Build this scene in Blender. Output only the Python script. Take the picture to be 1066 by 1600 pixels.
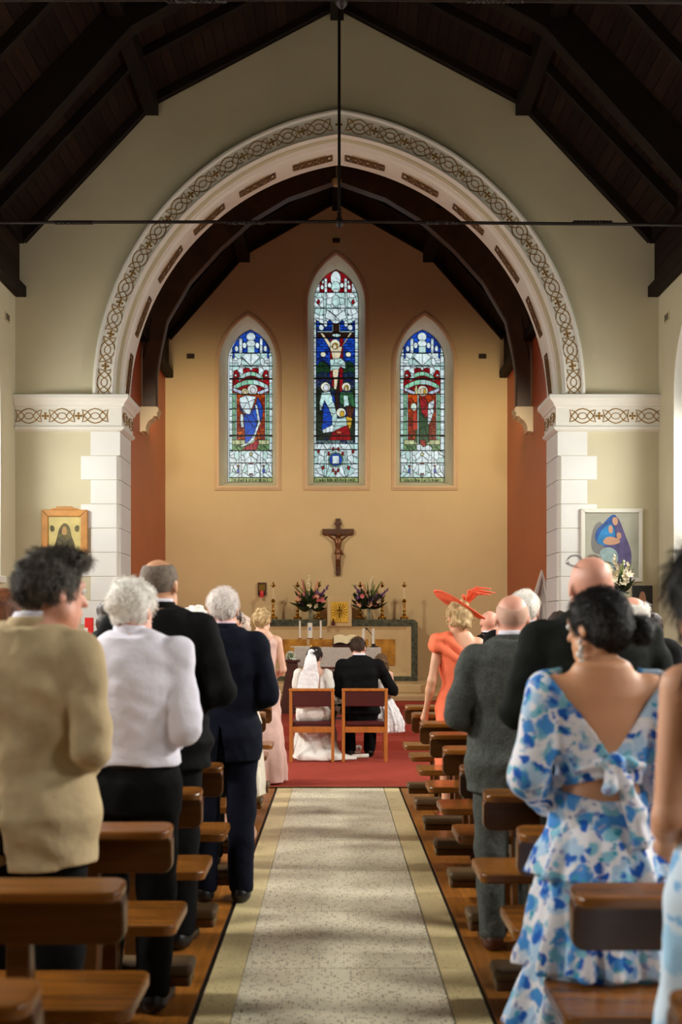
import bpy, bmesh, math, random
import numpy as np
from mathutils import Matrix, Vector
random.seed(7); PI = math.pi
for _o in list(bpy.data.objects): bpy.data.objects.remove(_o)
SC = bpy.context.scene; COL = SC.collection

# ---------------------------------------------------------------- camera
F_PX, VX, VY, CH, CX = 1800.0, 523.3, 982.5, 1.52, -0.03
cam_d = bpy.data.cameras.new('camera'); cam = bpy.data.objects.new('camera', cam_d); COL.objects.link(cam)
cam.location = (CX, 0, CH); cam.rotation_euler = (PI/2, 0, 0)
cam_d.sensor_width = 36; cam_d.sensor_fit = 'AUTO'; cam_d.lens = F_PX/1600*36
cam_d.shift_x = (533-VX)/1600; cam_d.shift_y = (VY-800)/1600
cam_d.dof.use_dof = True; cam_d.dof.focus_distance = 13.2; cam_d.dof.aperture_fstop = 2.8
cam_d.clip_end = 200
SC.camera = cam
# ---------------------------------------------------------------- world: plain overcast sky
W = bpy.data.worlds.new('overcast_sky'); SC.world = W; W.use_nodes = True
bg = W.node_tree.nodes['Background']; bg.inputs[0].default_value = (0.86, 0.95, 1.0, 1); bg.inputs[1].default_value = 1.15
SC.view_settings.view_transform = 'Standard'; SC.view_settings.look = 'None'; SC.view_settings.gamma = 1
SC.view_settings.use_curve_mapping = False
SC.view_settings.exposure = -0.05
DAYLIGHT = 520.0            # watts of daylight entering each nave window
SC.cycles.max_bounces = 8; SC.cycles.diffuse_bounces = 5; SC.cycles.glossy_bounces = 3
SC.cycles.transmission_bounces = 4; SC.cycles.sample_clamp_indirect = 6
def spot(name, loc, target, energy, color, angle, blend=1.0, size=.15):
    L = bpy.data.lights.new(name, 'SPOT'); L.energy = energy; L.color = color; L.spot_size = math.radians(angle)
    L.spot_blend = blend; L.shadow_soft_size = size
    o = bpy.data.objects.new(name, L); COL.objects.link(o); o.location = loc
    o.rotation_euler = (Vector(target)-Vector(loc)).to_track_quat('-Z', 'Y').to_euler(); return o
WIN_Y = [14.15-3.15*i for i in range(5)]
for s in (-1, 1):               # daylight falling in through each nave window, downwards as skylight does
    for yc in WIN_Y:
        L = bpy.data.lights.new('nave_daylight', 'AREA'); L.shape = 'RECTANGLE'; L.size = .8; L.size_y = 2.5; L.energy = DAYLIGHT*(.34 if yc > 14 else .40 if yc < 2 else 1.0); L.color = (1, .985, .95); L.spread = math.radians(172)
        o = bpy.data.objects.new('nave_daylight', L); COL.objects.link(o); o.location = (s*4.72, yc, 3.7)
        o.rotation_euler = Vector((-s*1, 0, -.25 if yc > 14 else -1.15)).to_track_quat('-Z', 'Z').to_euler()
# sanctuary floodlights fixed to the rear of the chancel arch
for s in (-1, 1):
    spot('sanctuary_flood', (s*3.2, 20.42, 5.75), (s*2.6, 22.9, 5.2), 150, (1, .80, .46), 110)
    spot('sanctuary_flood', (s*3.05, 16.75, 5.75), (s*-.4, 22.6, 1.2), 600, (1, .88, .64), 100)

def P(px, py, Y):
    """point at depth Y seen at photo pixel px,py"""
    return Vector((CX+(px-VX)*Y/F_PX, Y, CH+(VY-py)*Y/F_PX))

# ---------------------------------------------------------------- materials
MATS = {}
def mat(name, col, rough=.6, metal=0, var=0.0, vscale=6.0, bump=0.0, bscale=40.0, spec=.5, stretch=None, col2=None, sheen=0, sss=0, objvar=0, emis=None, detail=4, bdist=.01):
    if name in MATS: return MATS[name]
    m = bpy.data.materials.new(name); m.use_nodes = True; nt = m.node_tree; N = nt.nodes; b = N['Principled BSDF']
    b.inputs['Base Color'].default_value = (*col, 1); b.inputs['Roughness'].default_value = rough
    b.inputs['Metallic'].default_value = metal; b.inputs['Specular IOR Level'].default_value = spec
    if sheen: b.inputs['Sheen Weight'].default_value = sheen
    if sss:
        b.inputs['Subsurface Weight'].default_value = sss; b.inputs['Subsurface Radius'].default_value = (.012, .005, .003)
    tc = mp = None
    def coords():
        nonlocal tc, mp
        if mp is None:
            tc = N.new('ShaderNodeTexCoord'); mp = N.new('ShaderNodeMapping'); nt.links.new(tc.outputs['Object'], mp.inputs[0])
            if stretch: mp.inputs['Scale'].default_value = stretch
        return mp.outputs[0]
    csock = None
    if var:
        n = N.new('ShaderNodeTexNoise'); n.inputs['Scale'].default_value = vscale; n.inputs['Detail'].default_value = detail
        nt.links.new(coords(), n.inputs['Vector'])
        r = N.new('ShaderNodeValToRGB'); r.color_ramp.elements[0].position = .3; r.color_ramp.elements[1].position = .7
        c2 = col2 if col2 else tuple(max(0, c*(1-var)) for c in col)
        r.color_ramp.elements[0].color = (*c2, 1); r.color_ramp.elements[1].color = (*(col if col2 else tuple(min(1, c*(1+var*.6)) for c in col)), 1)
        nt.links.new(n.outputs['Fac'], r.inputs['Fac']); csock = r.outputs['Color']
    if objvar:
        oi = N.new('ShaderNodeObjectInfo'); hs = N.new('ShaderNodeHueSaturation')
        mr = N.new('ShaderNodeMapRange'); mr.inputs['To Min'].default_value = 1-objvar; mr.inputs['To Max'].default_value = 1+objvar
        nt.links.new(oi.outputs['Random'], mr.inputs['Value']); nt.links.new(mr.outputs[0], hs.inputs['Value'])
        if csock: nt.links.new(csock, hs.inputs['Color'])
        else: hs.inputs['Color'].default_value = (*col, 1)
        csock = hs.outputs['Color']
    if csock: nt.links.new(csock, b.inputs['Base Color'])
    if bump:
        n2 = N.new('ShaderNodeTexNoise'); n2.inputs['Scale'].default_value = bscale; n2.inputs['Detail'].default_value = 3
        nt.links.new(coords(), n2.inputs['Vector'])
        bp = N.new('ShaderNodeBump'); bp.inputs['Strength'].default_value = bump; bp.inputs['Distance'].default_value = bdist
        nt.links.new(n2.outputs['Fac'], bp.inputs['Height']); nt.links.new(bp.outputs[0], b.inputs['Normal'])
    if emis:
        b.inputs['Emission Color'].default_value = (*emis[0], 1); b.inputs['Emission Strength'].default_value = emis[1]
    MATS[name] = m; return m
def srgb(r, g, b):
    return tuple((c/255/12.92 if c/255 <= .04045 else ((c/255+.055)/1.055)**2.4) for c in (r, g, b))

M_cream = mat('cream_plaster', srgb(204, 196, 164), .75, var=.06, vscale=1.5, bump=.08, bscale=25)
M_white = mat('white_painted_stone', srgb(232, 230, 218), .6, var=.03, vscale=3, bump=.05, bscale=30)
M_white2 = mat('white_painted_quoin', srgb(228, 228, 222), .6, var=.03, vscale=3, bump=.05, bscale=30)
M_tan = mat('peach_plaster', srgb(214, 190, 148), .7, var=.05, vscale=1.2, bump=.06, bscale=20)
M_rust = mat('rust_orange_plaster', srgb(178, 84, 46), .45, var=.08, vscale=1.2, bump=.05, bscale=20)
M_dark = mat('dark_stained_timber', srgb(23, 15, 9), .65, var=.4, vscale=5, stretch=(1, .15, 1), bump=.2, bscale=30, objvar=.15, spec=.12)
M_board = mat('dark_ceiling_boarding', srgb(33, 19, 11), .75, var=.45, vscale=6, stretch=(3, .25, 3), bump=.2, bscale=30, objvar=.35, spec=.12)
M_gold = mat('gilt_paint', srgb(150, 112, 46), .4, metal=.35, var=.3, vscale=20)
M_iron = mat('dark_iron', srgb(38, 30, 26), .5, metal=.6)
M_mortar = mat('grey_joint', srgb(70, 66, 60), .9)
M_surround = mat('pinkish_window_surround', srgb(214, 184, 150), .6, var=.05)
M_reveal = mat('pale_window_reveal', srgb(226, 218, 190), .6, var=.08, vscale=4)

# ---------------------------------------------------------------- mesh helpers
class MB:
    def __init__(s): s.v = []; s.f = []; s.mi = []
    def add(s, vs, fs, mi=0):
        b = len(s.v); s.v += [tuple(v) for v in vs]; s.f += [tuple(i+b for i in f) for f in fs]; s.mi += [mi]*len(fs); return s
    def box(s, x0, x1, y0, y1, z0, z1, mi=0):
        return s.add([(x0,y0,z0),(x1,y0,z0),(x1,y1,z0),(x0,y1,z0),(x0,y0,z1),(x1,y0,z1),(x1,y1,z1),(x0,y1,z1)],
                     [(0,3,2,1),(4,5,6,7),(0,1,5,4),(1,2,6,5),(2,3,7,6),(3,0,4,7)], mi)
    def prism(s, pts, vec, mi=0):
        """closed 3d polygon pts swept by vec"""
        n = len(pts); v = Vector(vec)
        A = [Vector(p) for p in pts]; B = [p+v for p in A]
        return s.add(A+B, [tuple(range(n))[::-1], tuple(range(n, 2*n))]+[(i, (i+1) % n, n+(i+1) % n, n+i) for i in range(n)], mi)
    def bar(s, a, b, w, h, up=(0, 0, 1), mi=0):
        a = Vector(a); b = Vector(b); d = (b-a).normalized(); u = Vector(up)
        x = d.cross(u).normalized(); y = x.cross(d).normalized()
        q = [a+x*sx*w/2+y*sy*h/2 for sx, sy in ((-1,-1),(1,-1),(1,1),(-1,1))]
        return s.prism(q, b-a, mi)
    def tube(s, pts, r, n=8, closed=False, mi=0):
        pts = [Vector(p) for p in pts]; m = len(pts); rs = r if hasattr(r, '__len__') else [r]*m
        ring = []; ref = None
        for i, p in enumerate(pts):
            a = pts[(i-1) % m] if closed or i else p; c = pts[(i+1) % m] if closed or i < m-1 else p
            t = (c-a).normalized()
            if ref is None:
                ref = t.orthogonal().normalized()
            ref = (ref-t*ref.dot(t)).normalized(); bi = t.cross(ref)
            ring.append([p+(ref*math.cos(2*PI*k/n)+bi*math.sin(2*PI*k/n))*rs[i] for k in range(n)])
        vs = [q for R in ring for q in R]; fs = []
        for i in range(m if closed else m-1):
            j = (i+1) % m
            fs += [(i*n+k, i*n+(k+1) % n, j*n+(k+1) % n, j*n+k) for k in range(n)]
        if not closed: fs += [tuple(range(n))[::-1], tuple((m-1)*n+k for k in range(n))]
        return s.add(vs, fs, mi)
    def lathe(s, prof, c=(0, 0, 0), n=20, mi=0):
        """prof = [(r,z)] about the vertical through c"""
        vs = []; fs = []; m = len(prof)
        for r, z in prof:
            vs += [(c[0]+r*math.cos(2*PI*k/n), c[1]+r*math.sin(2*PI*k/n), c[2]+z) for k in range(n)]
        for i in range(m-1): fs += [(i*n+k, i*n+(k+1) % n, (i+1)*n+(k+1) % n, (i+1)*n+k) for k in range(n)]
        if prof[0][0] > 1e-4: fs.append(tuple(range(n))[::-1])
        if prof[-1][0] > 1e-4: fs.append(tuple((m-1)*n+k for k in range(n)))
        return s.add(vs, fs, mi)
    def grid(s, rows, closed=False, mi=0):
        n = len(rows[0]); vs = [p for r in rows for p in r]; fs = []
        for i in range(len(rows)-1):
            for k in range(n if closed else n-1):
                fs.append((i*n+k, i*n+(k+1) % n, (i+1)*n+(k+1) % n, (i+1)*n+k))
        return s.add(vs, fs, mi)
    def ball(s, c, r, n=10, m=7, mi=0):
        rx, ry, rz = r if hasattr(r, '__len__') else (r, r, r)
        vs = [(c[0], c[1], c[2]-rz)]; fs = []
        for i in range(1, m):
            t = PI*i/m
            vs += [(c[0]+rx*math.sin(t)*math.cos(2*PI*k/n), c[1]+ry*math.sin(t)*math.sin(2*PI*k/n), c[2]-rz*math.cos(t)) for k in range(n)]
        vs.append((c[0], c[1], c[2]+rz)); L = len(vs)-1
        for k in range(n):
            fs.append((0, 1+(k+1) % n, 1+k)); fs.append((L, 1+(m-2)*n+k, 1+(m-2)*n+(k+1) % n))
            for i in range(m-2): fs.append((1+i*n+k, 1+i*n+(k+1) % n, 1+(i+1)*n+(k+1) % n, 1+(i+1)*n+k))
        return s.add(vs, fs, mi)
    def mesh(s, name, mats, smooth=False):
        me = bpy.data.meshes.new(name); me.from_pydata(s.v, [], s.f)
        for m in (mats if isinstance(mats, (list, tuple)) else [mats]): me.materials.append(m)
        if any(s.mi): me.polygons.foreach_set('material_index', s.mi)
        bm = bmesh.new(); bm.from_mesh(me); bmesh.ops.recalc_face_normals(bm, faces=bm.faces); bm.to_mesh(me); bm.free()
        if smooth:
            me.polygons.foreach_set('use_smooth', [True]*len(me.polygons))
            if smooth != 'all': me.set_sharp_from_angle(angle=math.radians(smooth if smooth > 1 else 40))
        me.update(); return me
    def build(s, name, mats, parent=None, smooth=False, bevel=0, seg=2, **kw):
        return link(name, s.mesh(name, mats, smooth), parent, bevel=bevel, seg=seg, **kw)
def link(name, me, parent=None, label=None, cat=None, group=None, kind=None, bevel=0, seg=2, mw=None):
    o = bpy.data.objects.new(name, me); COL.objects.link(o)
    if parent is not None:
        o.parent = parent; o.matrix_parent_inverse = Matrix.Identity(4)
    if mw is not None: o.matrix_local = mw
    if bevel:
        b = o.modifiers.new('bevel', 'BEVEL'); b.width = bevel; b.segments = seg; b.limit_method = 'ANGLE'; b.angle_limit = math.radians(40)
    tag(o, label, cat, group, kind); return o
def tag(o, label=None, cat=None, group=None, kind=None):
    for k, v in (('label', label), ('category', cat), ('group', group), ('kind', kind)):
        if v: o[k] = v
    return o
def thing(name, label, cat, loc=(0, 0, 0), rz=0, group=None, kind=None):
    o = bpy.data.objects.new(name, None); COL.objects.link(o); o.empty_display_size = .1
    o.location = loc; o.rotation_euler = (0, 0, rz); return tag(o, label, cat, group, kind)
def loft_profiles(mb, profs, mi=0): mb.grid(profs, mi=mi)

# ---------------------------------------------------------------- key sizes (metres)
YA, YA2 = 15.5, 16.3            # chancel arch wall, front and rear
NW = 4.33                       # nave half width
YC, CW = 22.9, 3.40             # chancel back wall, chancel half width
SPR = 4.65                      # springing of the chancel arch
def roof_n(x):                  # nave ceiling height
    x = abs(x); return 9.94-x*.516 if x < 2.5 else 8.65-(x-2.5)*1.065
def roof_c(x):                  # chancel ceiling height
    x = abs(x); return 10.08-x*.56 if x < 1.84 else 9.05-(x-1.84)*1.11
def arc_pts(a, rise, n):
    """left half of a two-centred arch from the springing (-a,0) to the apex (0,rise)"""
    c = (rise*rise-a*a)/(2*a); R = a+c; th = math.atan2(rise, c)
    return [(c-R*math.cos(th*i/n), R*math.sin(th*i/n)) for i in range(n+1)]
def arch_curve(a, rise, n=28):
    L = arc_pts(a, rise, n); return L+[(-x, z) for x, z in L[-2::-1]]
def arch_z(a, rise, x):
    c = (rise*rise-a*a)/(2*a); R = a+c; return math.sqrt(max(0, R*R-(abs(x)+c)**2))

# ---------------------------------------------------------------- floor
M_terr = None
def terrazzo(name, base, chip, dens):
    m = mat(name, base, .32, var=.08, vscale=1.6); nt = m.node_tree; N = nt.nodes; b = N['Principled BSDF']
    src = b.inputs['Base Color'].links[0].from_socket
    tc = N.new('ShaderNodeTexCoord'); vo = N.new('ShaderNodeTexVoronoi'); vo.inputs['Scale'].default_value = 70
    nt.links.new(tc.outputs['Object'], vo.inputs['Vector'])
    sep = N.new('ShaderNodeSeparateColor'); nt.links.new(vo.outputs['Color'], sep.inputs[0])
    gt = N.new('ShaderNodeMath'); gt.operation = 'GREATER_THAN'; gt.inputs[1].default_value = 1-dens; nt.links.new(sep.outputs[0], gt.inputs[0])
    lt = N.new('ShaderNodeMath'); lt.operation = 'LESS_THAN'; lt.inputs[1].default_value = .45; nt.links.new(vo.outputs['Distance'], lt.inputs[0])
    mu = N.new('ShaderNodeMath'); mu.operation = 'MULTIPLY'; nt.links.new(gt.outputs[0], mu.inputs[0]); nt.links.new(lt.outputs[0], mu.inputs[1])
    mx = N.new('ShaderNodeMix'); mx.data_type = 'RGBA'; nt.links.new(mu.outputs[0], mx.inputs['Factor'])
    nt.links.new(src, mx.inputs['A']); mx.inputs['B'].default_value = (*chip, 1); nt.links.new(mx.outputs['Result'], b.inputs['Base Color'])
    return m
M_terr = terrazzo('speckled_terrazzo', srgb(236, 226, 196), srgb(140, 124, 88), .30)
M_terr_b = terrazzo('buff_terrazzo_border', srgb(226, 206, 152), srgb(176, 154, 100), .12)
M_strip = mat('black_joint_strip', srgb(22, 16, 12), .6)
M_carpet = mat('red_carpet', srgb(156, 64, 50), .95, var=.12, vscale=9, bump=.5, bscale=300, spec=.1)
M_carpet_d = M_carpet
M_floorw = mat('amber_floor_timber', srgb(160, 100, 36), .34, var=.35, vscale=5, stretch=(8, .6, 1), objvar=.25)
fl = MB().box(-4.6, 4.6, -4.2, 14.3, -.06, -.012).build('floor', M_strip, kind='structure')
AW, AI = .5885, .4355
y = -1.1; slabs = []
me_s = MB().box(-AI+.003, AI-.003, .002, 1.036, -.02, 0).mesh('terrazzo_slab', M_terr)
me_b = MB().box(.004, AW-AI-.009, .002, 2.078, -.02, 0).mesh('border_slab', M_terr_b)
for i in range(12):
    if y+1.04 > 11.02: break
    link('terrazzo_slab', me_s, fl, mw=Matrix.Translation((0, -1.08+1.04*i, 0)))
for i in range(12):
    yy = -1.08+1.04*i
for i in range(6):
    for s in (-1, 1):
        link('border_slab', me_b, fl, mw=Matrix.Translation((AI if s > 0 else -AW+.009, -1.08+2.08*i, 0)))
# timber floor beneath the pews
fw = MB().box(.60, NW, -4, 11.0, -.03, -.004)
fw.box(-NW, -.60, -4, 11.0, -.03, -.004)
floorw = fw.build('floor_timber', M_floorw, kind='structure')
rb = random.Random(3)
bw = .092
lens = {}
for s in (-1, 1):
    rest = MB()
    for k in range(40):
        x0 = .602+k*bw; yy = 1.2+rb.random()*-1.5
        while yy < 10.98:
            L = rb.choice((1.2, 1.5, 1.8)); y1 = min(yy+L, 10.985)
            xa, xb = (x0, x0+bw-.002) if s > 0 else (-x0-bw+.002, -x0)
            if k < 13 and y1-yy > .2:
                key = (round(y1-yy, 2))
                if key not in lens: lens[key] = MB().box(0, bw-.002, 0, key-.002, -.012, 0).mesh('floor_board', M_floorw)
                link('floor_board', lens[key], floorw, mw=Matrix.Translation((xa, yy, rb.uniform(-.0006, .0006))))
            elif xb < NW and xa > -NW: rest.box(xa, xb, yy, y1-.002, -.012, 0)
            yy = y1
    rest.build('distant_floor_boards', M_floorw, floorw, kind='stuff')
# carpeted step up to the sanctuary
cp = MB().box(-NW, NW, 11.0, 14.32, -.05, .012).build('carpet', M_carpet, kind='structure')
MB().box(-NW, NW, 10.985, 11.0, -.05, .014).build('carpet_edge_strip', mat('dull_brass', srgb(92, 70, 40), .5, metal=.4), cp)
MB().box(-NW, NW, 14.29, 14.92, -.05, .135).build('lower_step', M_carpet, cp, bevel=.012)
MB().box(-NW, NW, 14.92, 22.9, -.05, .27).build('upper_step', M_carpet, cp, bevel=.012)

# ---------------------------------------------------------------- arch wall
def arch_wall(name, y0, y1, half, top, a, rise, mtl, spr=SPR):
    xs = sorted(set([-half+i*(half-a)/4 for i in range(5)]+[half-i*(half-a)/4 for i in range(5)]+[round(x, 5) for x, z in arch_curve(a, rise, 40)]+[-2.5, 2.5, -1.84, 1.84]))
    mb = MB()
    for x0, x1 in zip(xs[:-1], xs[1:]):
        if x1-x0 < 1e-4: continue
        xm = (x0+x1)/2
        zb = [0, 0] if abs(xm) > a else [spr+arch_z(a, rise, x0), spr+arch_z(a, rise, x1)]
        zt = [top(x0), top(x1)]
        for yy, flip in ((y0, 0), (y1, 1)):
            mb.add([(x0, yy, zb[0]), (x1, yy, zb[1]), (x1, yy, zt[1]), (x0, yy, zt[0])], [(3, 2, 1, 0) if flip else (0, 1, 2, 3)])
        mb.add([(x0, y0, zb[0]), (x1, y0, zb[1]), (x1, y1, zb[1]), (x0, y1, zb[0])], [(0, 1, 2, 3)])
    for s in (-1, 1):   # jambs
        mb.add([(s*a, y0, 0), (s*a, y1, 0), (s*a, y1, spr), (s*a, y0, spr)], [(0, 1, 2, 3)])
    return mb.build(name, mtl, kind='structure')
wall_arch = arch_wall('wall_front', YA, YA2, NW+.1, lambda x: roof_n(x)+.12 if abs(x) < 4.2 else 6.9, 2.97, 3.47, M_cream)

# moulded arch ring: (half span, rise, depth behind the wall face)
arch = thing('trim_1', 'white moulded chancel arch with gilt knotwork', 'arch', kind='structure')
prof = [(3.30, 3.83, .02), (3.30, 3.83, -.085), (3.285, 3.815, -.105), (3.26, 3.79, -.105), (3.245, 3.77, -.07), (3.055, 3.505, -.07), (3.045, 3.495, -.095), (3.03, 3.485, -.095), (3.02, 3.48, -.05),
        (3.005, 3.478, 0), (3.012, 3.485, .04), (2.99, 3.468, .09), (2.968, 3.45, .10), (2.965, 3.447, .16), (2.975, 3.455, .2), (2.955, 3.437, .235), (2.945, 3.43, .25), (2.945, 3.43, .74), (2.955, 3.44, .76), (2.955, 3.44, YA2-YA+.02), (3.1, 3.6, YA2-YA+.02)]
mb = MB(); mb.grid([[(x, YA+d, SPR+z) for x, z in arch_curve(a, r, 36)] for a, r, d in prof])
mb.build('archivolt', M_white, arch, smooth=28)

def ribbon(mb, pts, w, t, closed=True):
    """flat raised ribbon in local u,v plane, thickness along +n (third axis)"""
    m = len(pts); L = []; Rr = []
    for i in range(m):
        a = Vector(pts[(i-1) % m]) if closed or i else Vector(pts[i]); c = Vector(pts[(i+1) % m]) if closed or i < m-1 else Vector(pts[i])
        d = (c-a).normalized() if (c-a).length > 1e-9 else Vector((1, 0)); nrm = Vector((-d.y, d.x)); p = Vector(pts[i])
        L.append(p+nrm*w/2); Rr.append(p-nrm*w/2)
    vs = []
    for a, b in zip(L, Rr): vs += [(a.x, a.y, 0), (a.x, a.y, t), (b.x, b.y, t), (b.x, b.y, 0)]
    fs = []
    for i in range(m if closed else m-1):
        j = (i+1) % m; fs += [(4*i+k, 4*j+k, 4*j+k+1, 4*i+k+1) for k in range(3)]
    mb.add(vs, fs)
def smooth_poly(pts, it=2):
    for _ in range(it):
        q = []
        for i in range(len(pts)):
            a = pts[i]; b = pts[(i+1) % len(pts)]
            q += [(a[0]*.75+b[0]*.25, a[1]*.75+b[1]*.25), (a[0]*.25+b[0]*.75, a[1]*.25+b[1]*.75)]
        pts = q
    return pts
def knot_mesh(hl, hh, w=.012, t=.007):
    mb = MB()
    def ms(L): return L+[(-x, z) for x, z in L[-2:0:-1]]
    H6 = ms([(0, .5), (.3, .425), (.56, .28), (.84, 0), (.56, -.28), (.3, -.425), (0, -.5)])
    ribbon(mb, [(x*hl, z*2*hh) for x, z in H6], w, t)
    for sg in (-1, 1):
        T_ = [(.98, .40), (.76, .36), (.56, .27), (.31, 0), (.56, -.27), (.76, -.36), (.98, -.40), (.91, -.2), (.88, 0), (.91, .2)]
        ribbon(mb, [(sg*x*hl, z*2*hh) for x, z in T_], w*.9, t*.9)
    ribbon(mb, [(x*hl, z*2*hh) for x, z in ms([(0, .21), (.18, .18), (.38, 0), (.18, -.18), (0, -.21)])], w*.85, t*.8)
    return mb.mesh('knot_ornament', M_gold)
def cross_mesh(r, t=.007):
    mb = MB()
    for k in range(4):
        c, s_ = math.cos(k*PI/2), math.sin(k*PI/2)
        q = [(-.09*r, 0), (-.34*r, r*.86), (-.1*r, r), (.1*r, r), (.34*r, r*.86), (.09*r, 0)]
        mb.prism([(x*c-z*s_, x*s_+z*c, 0) for x, z in q], (0, 0, t))
    return mb.mesh('cross_ornament', M_gold)
me_knot = knot_mesh(.178, .1); me_cross = cross_mesh(.048)
me_knot2 = knot_mesh(.155, .085); me_cross2 = cross_mesh(.042)
def frame(o, u, v, n):
    return Matrix(((u[0], v[0], n[0], o[0]), (u[1], v[1], n[1], o[1]), (u[2], v[2], n[2], o[2]), (0, 0, 0, 1)))
def arc_at(a, rise, s):
    c = (rise*rise-a*a)/(2*a); R = a+c; th = s/R
    return (c-R*math.cos(th), R*math.sin(th)), (math.sin(th), math.cos(th))
am, rm = 3.15, 3.637
for i in range(12):
    for sg in (1, -1):
        (x, z), (tx, tz) = arc_at(am, rm, .17+.4365*i)
        link('knot_ornament', me_knot, arch, mw=frame((sg*x, YA-.07, SPR+z), (sg*tx, 0, tz), (-tz*1, 0, sg*tx*1), (0, -1, 0)))
        if i < 11:
            (x, z), (tx, tz) = arc_at(am, rm, .17+.4365*(i+.5))
            link('cross_ornament', me_cross, arch, mw=frame((sg*x, YA-.07, SPR+z), (sg*tx, 0, tz), (-tz, 0, sg*tx), (0, -1, 0)))
link('cross_ornament', me_cross, arch, mw=frame((0, YA-.07, SPR+rm-.015), (1, 0, 0), (0, 0, 1), (0, -1, 0)))
# gilt tracery panels set in the soffit
def tracery_mesh(L, Wd):
    mb = MB(); n = 60
    for ph in (0, PI):
        ribbon(mb, [(-L/2+L*i/n, Wd*.40*math.sin(2*PI*3*i/n+ph)) for i in range(n+1)], .010, .012, False)
    for ph in (.9, 4.0):
        ribbon(mb, [(-L/2+L*i/n, Wd*.28*math.sin(2*PI*5*i/n+ph)) for i in range(n+1)], .008, .009, False)
    for sz in (-1, 1): ribbon(mb, [(-L/2, sz*Wd*.45), (L/2, sz*Wd*.45)], .007, .01, False)
    for sx in (-1, 1):
        ribbon(mb, [(sx*L*.5, -Wd*.45), (sx*L*.5, Wd*.45)], .014, .01, False)
    for k in range(6):
        cx = -L*.43+L*.86*k/5; ribbon(mb, [(cx+.03*math.cos(t), Wd*.25*math.sin(t)) for t in [2*PI*j/10 for j in range(10)]], .009, .008)
    return mb.mesh('tracery_panel', mat('aged_gilt', srgb(112, 74, 24), .45, metal=.25, var=.3, vscale=20))
me_tr = tracery_mesh(.56, .21)
me_sink = MB().prism([(-.31, -.14, -.0), (.31, -.14, -.0), (.31, .14, -.0), (-.31, .14, -.0)], (0, 0, .003)).mesh('panel_ground', mat('warm_white_panel', srgb(206, 190, 160), .6))
asf, rsf = 2.945, 3.43
for i in range(6):
    for sg in (1, -1):
        (x, z), (tx, tz) = arc_at(asf, rsf, .40+.83*i)
        n = (sg*tz, 0, -tx)
        # u along the arch, v across the soffit, n into the opening
        u = (sg*tx, 0, tz); v = (0, 1 if sg < 0 else -1, 0)
        off = .012
        link('panel_ground', me_sink, arch, mw=frame((sg*x+n[0]*(off-.009), YA+.5, SPR+z+n[2]*(off-.009)), u, v, n))
        link('tracery_panel', me_tr, arch, mw=frame((sg*x+n[0]*off, YA+.5, SPR+z+n[2]*off), u, v, n))

# impost bands
for s, nm in ((-1, 'trim_2'), (1, 'trim_3')):
    imp = thing(nm, 'white impost cornice with gilt knots on the %s of the arch' % ('left' if s < 0 else 'right'), 'cornice', kind='structure')
    path = [(s*(NW+.02), YA), (s*2.945, YA), (s*2.945, YA2)]
    pr = [(0, 4.175), (.035, 4.19), (.06, 4.205), (.06, 4.23), (.035, 4.245), (.03, 4.265), (.03, 4.49), (.045, 4.505), (.06, 4.51), (.065, 4.535), (.085, 4.56), (.115, 4.585), (.13, 4.6), (.13, 4.65), (0, 4.66)]
    rows = []
    for o, z in pr:
        rows.append([(path[0][0], YA-o, z), (s*(2.945-o), YA-o, z), (s*(2.945-o), YA2+.01, z)])
    mb = MB(); mb.grid(rows)
    mb.add([(s*(2.945), YA2+.01, 4.66), (s*(2.945), YA, 4.66), (path[0][0], YA, 4.66), (s*2.815, YA-.13, 4.655), (s*2.815, YA2+.01, 4.655), (path[0][0], YA-.13, 4.655)], [(0, 1, 3, 4), (1, 2, 5, 3)])
    mb.build('cornice_moulding', M_white, imp)
    for k in range(3):
        link('knot_ornament', me_knot, imp, mw=frame((s*(3.275+.445*k), YA-.03, 4.378), (1, 0, 0), (0, 0, 1), (0, -1, 0)))
        if k < 2: link('cross_ornament', me_cross, imp, mw=frame((s*(3.275+.445*(k+.5)), YA-.03, 4.378), (1, 0, 0), (0, 0, 1), (0, -1, 0)))
    for k in range(2):
        link('knot_ornament', me_knot2, imp, mw=frame((s*(2.945-.03), YA+.22+.42*k, 4.378), (0, 1, 0), (0, 0, 1), (-s, 0, 0)))
    for k in range(2):
        link('cross_ornament', me_cross2, imp, mw=frame((s*(2.945-.03), YA+.03+.42*k, 4.378), (0, 1, 0), (0, 0, 1), (-s, 0, 0)))
# quoined piers
for s, nm in ((-1, 'wall_pier_left'), (1, 'wall_pier_right')):
    pier = thing(nm, 'white quoined pier on the %s of the chancel arch' % ('left' if s < 0 else 'right'), 'pier', kind='structure')
    z1 = 4.172; k = 0
    MB().box(*sorted((s*2.962, s*3.3)), YA+.06, YA2, 0, 4.2).build('pier_core', M_mortar, pier)
    while z1 > .1:
        h = .325; z0 = max(z1-h, 0); wd = .40 if k % 2 == 0 else .53; ch = .0 if k == 0 else .05
        x_in, x_out = 2.94, 2.94+wd
        pts = [(x_in, YA2), (x_in, YA-.012+ch), (x_in+ch, YA-.012), (x_out, YA-.012), (x_out, YA2)] if ch else [(x_in, YA2), (x_in, YA-.012), (x_out, YA-.012), (x_out, YA2)]
        MB().prism([(s*x, yy, z0+.004) for x, yy in pts], (0, 0, z1-z0-.006)).build('quoin', M_white2, pier, bevel=.004, seg=1)
        z1 = z0; k += 1

for _n in ('wall_front', 'trim_1', 'trim_2', 'trim_3', 'wall_pier_left', 'wall_pier_right'): bpy.data.objects[_n].location.x += .025
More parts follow.
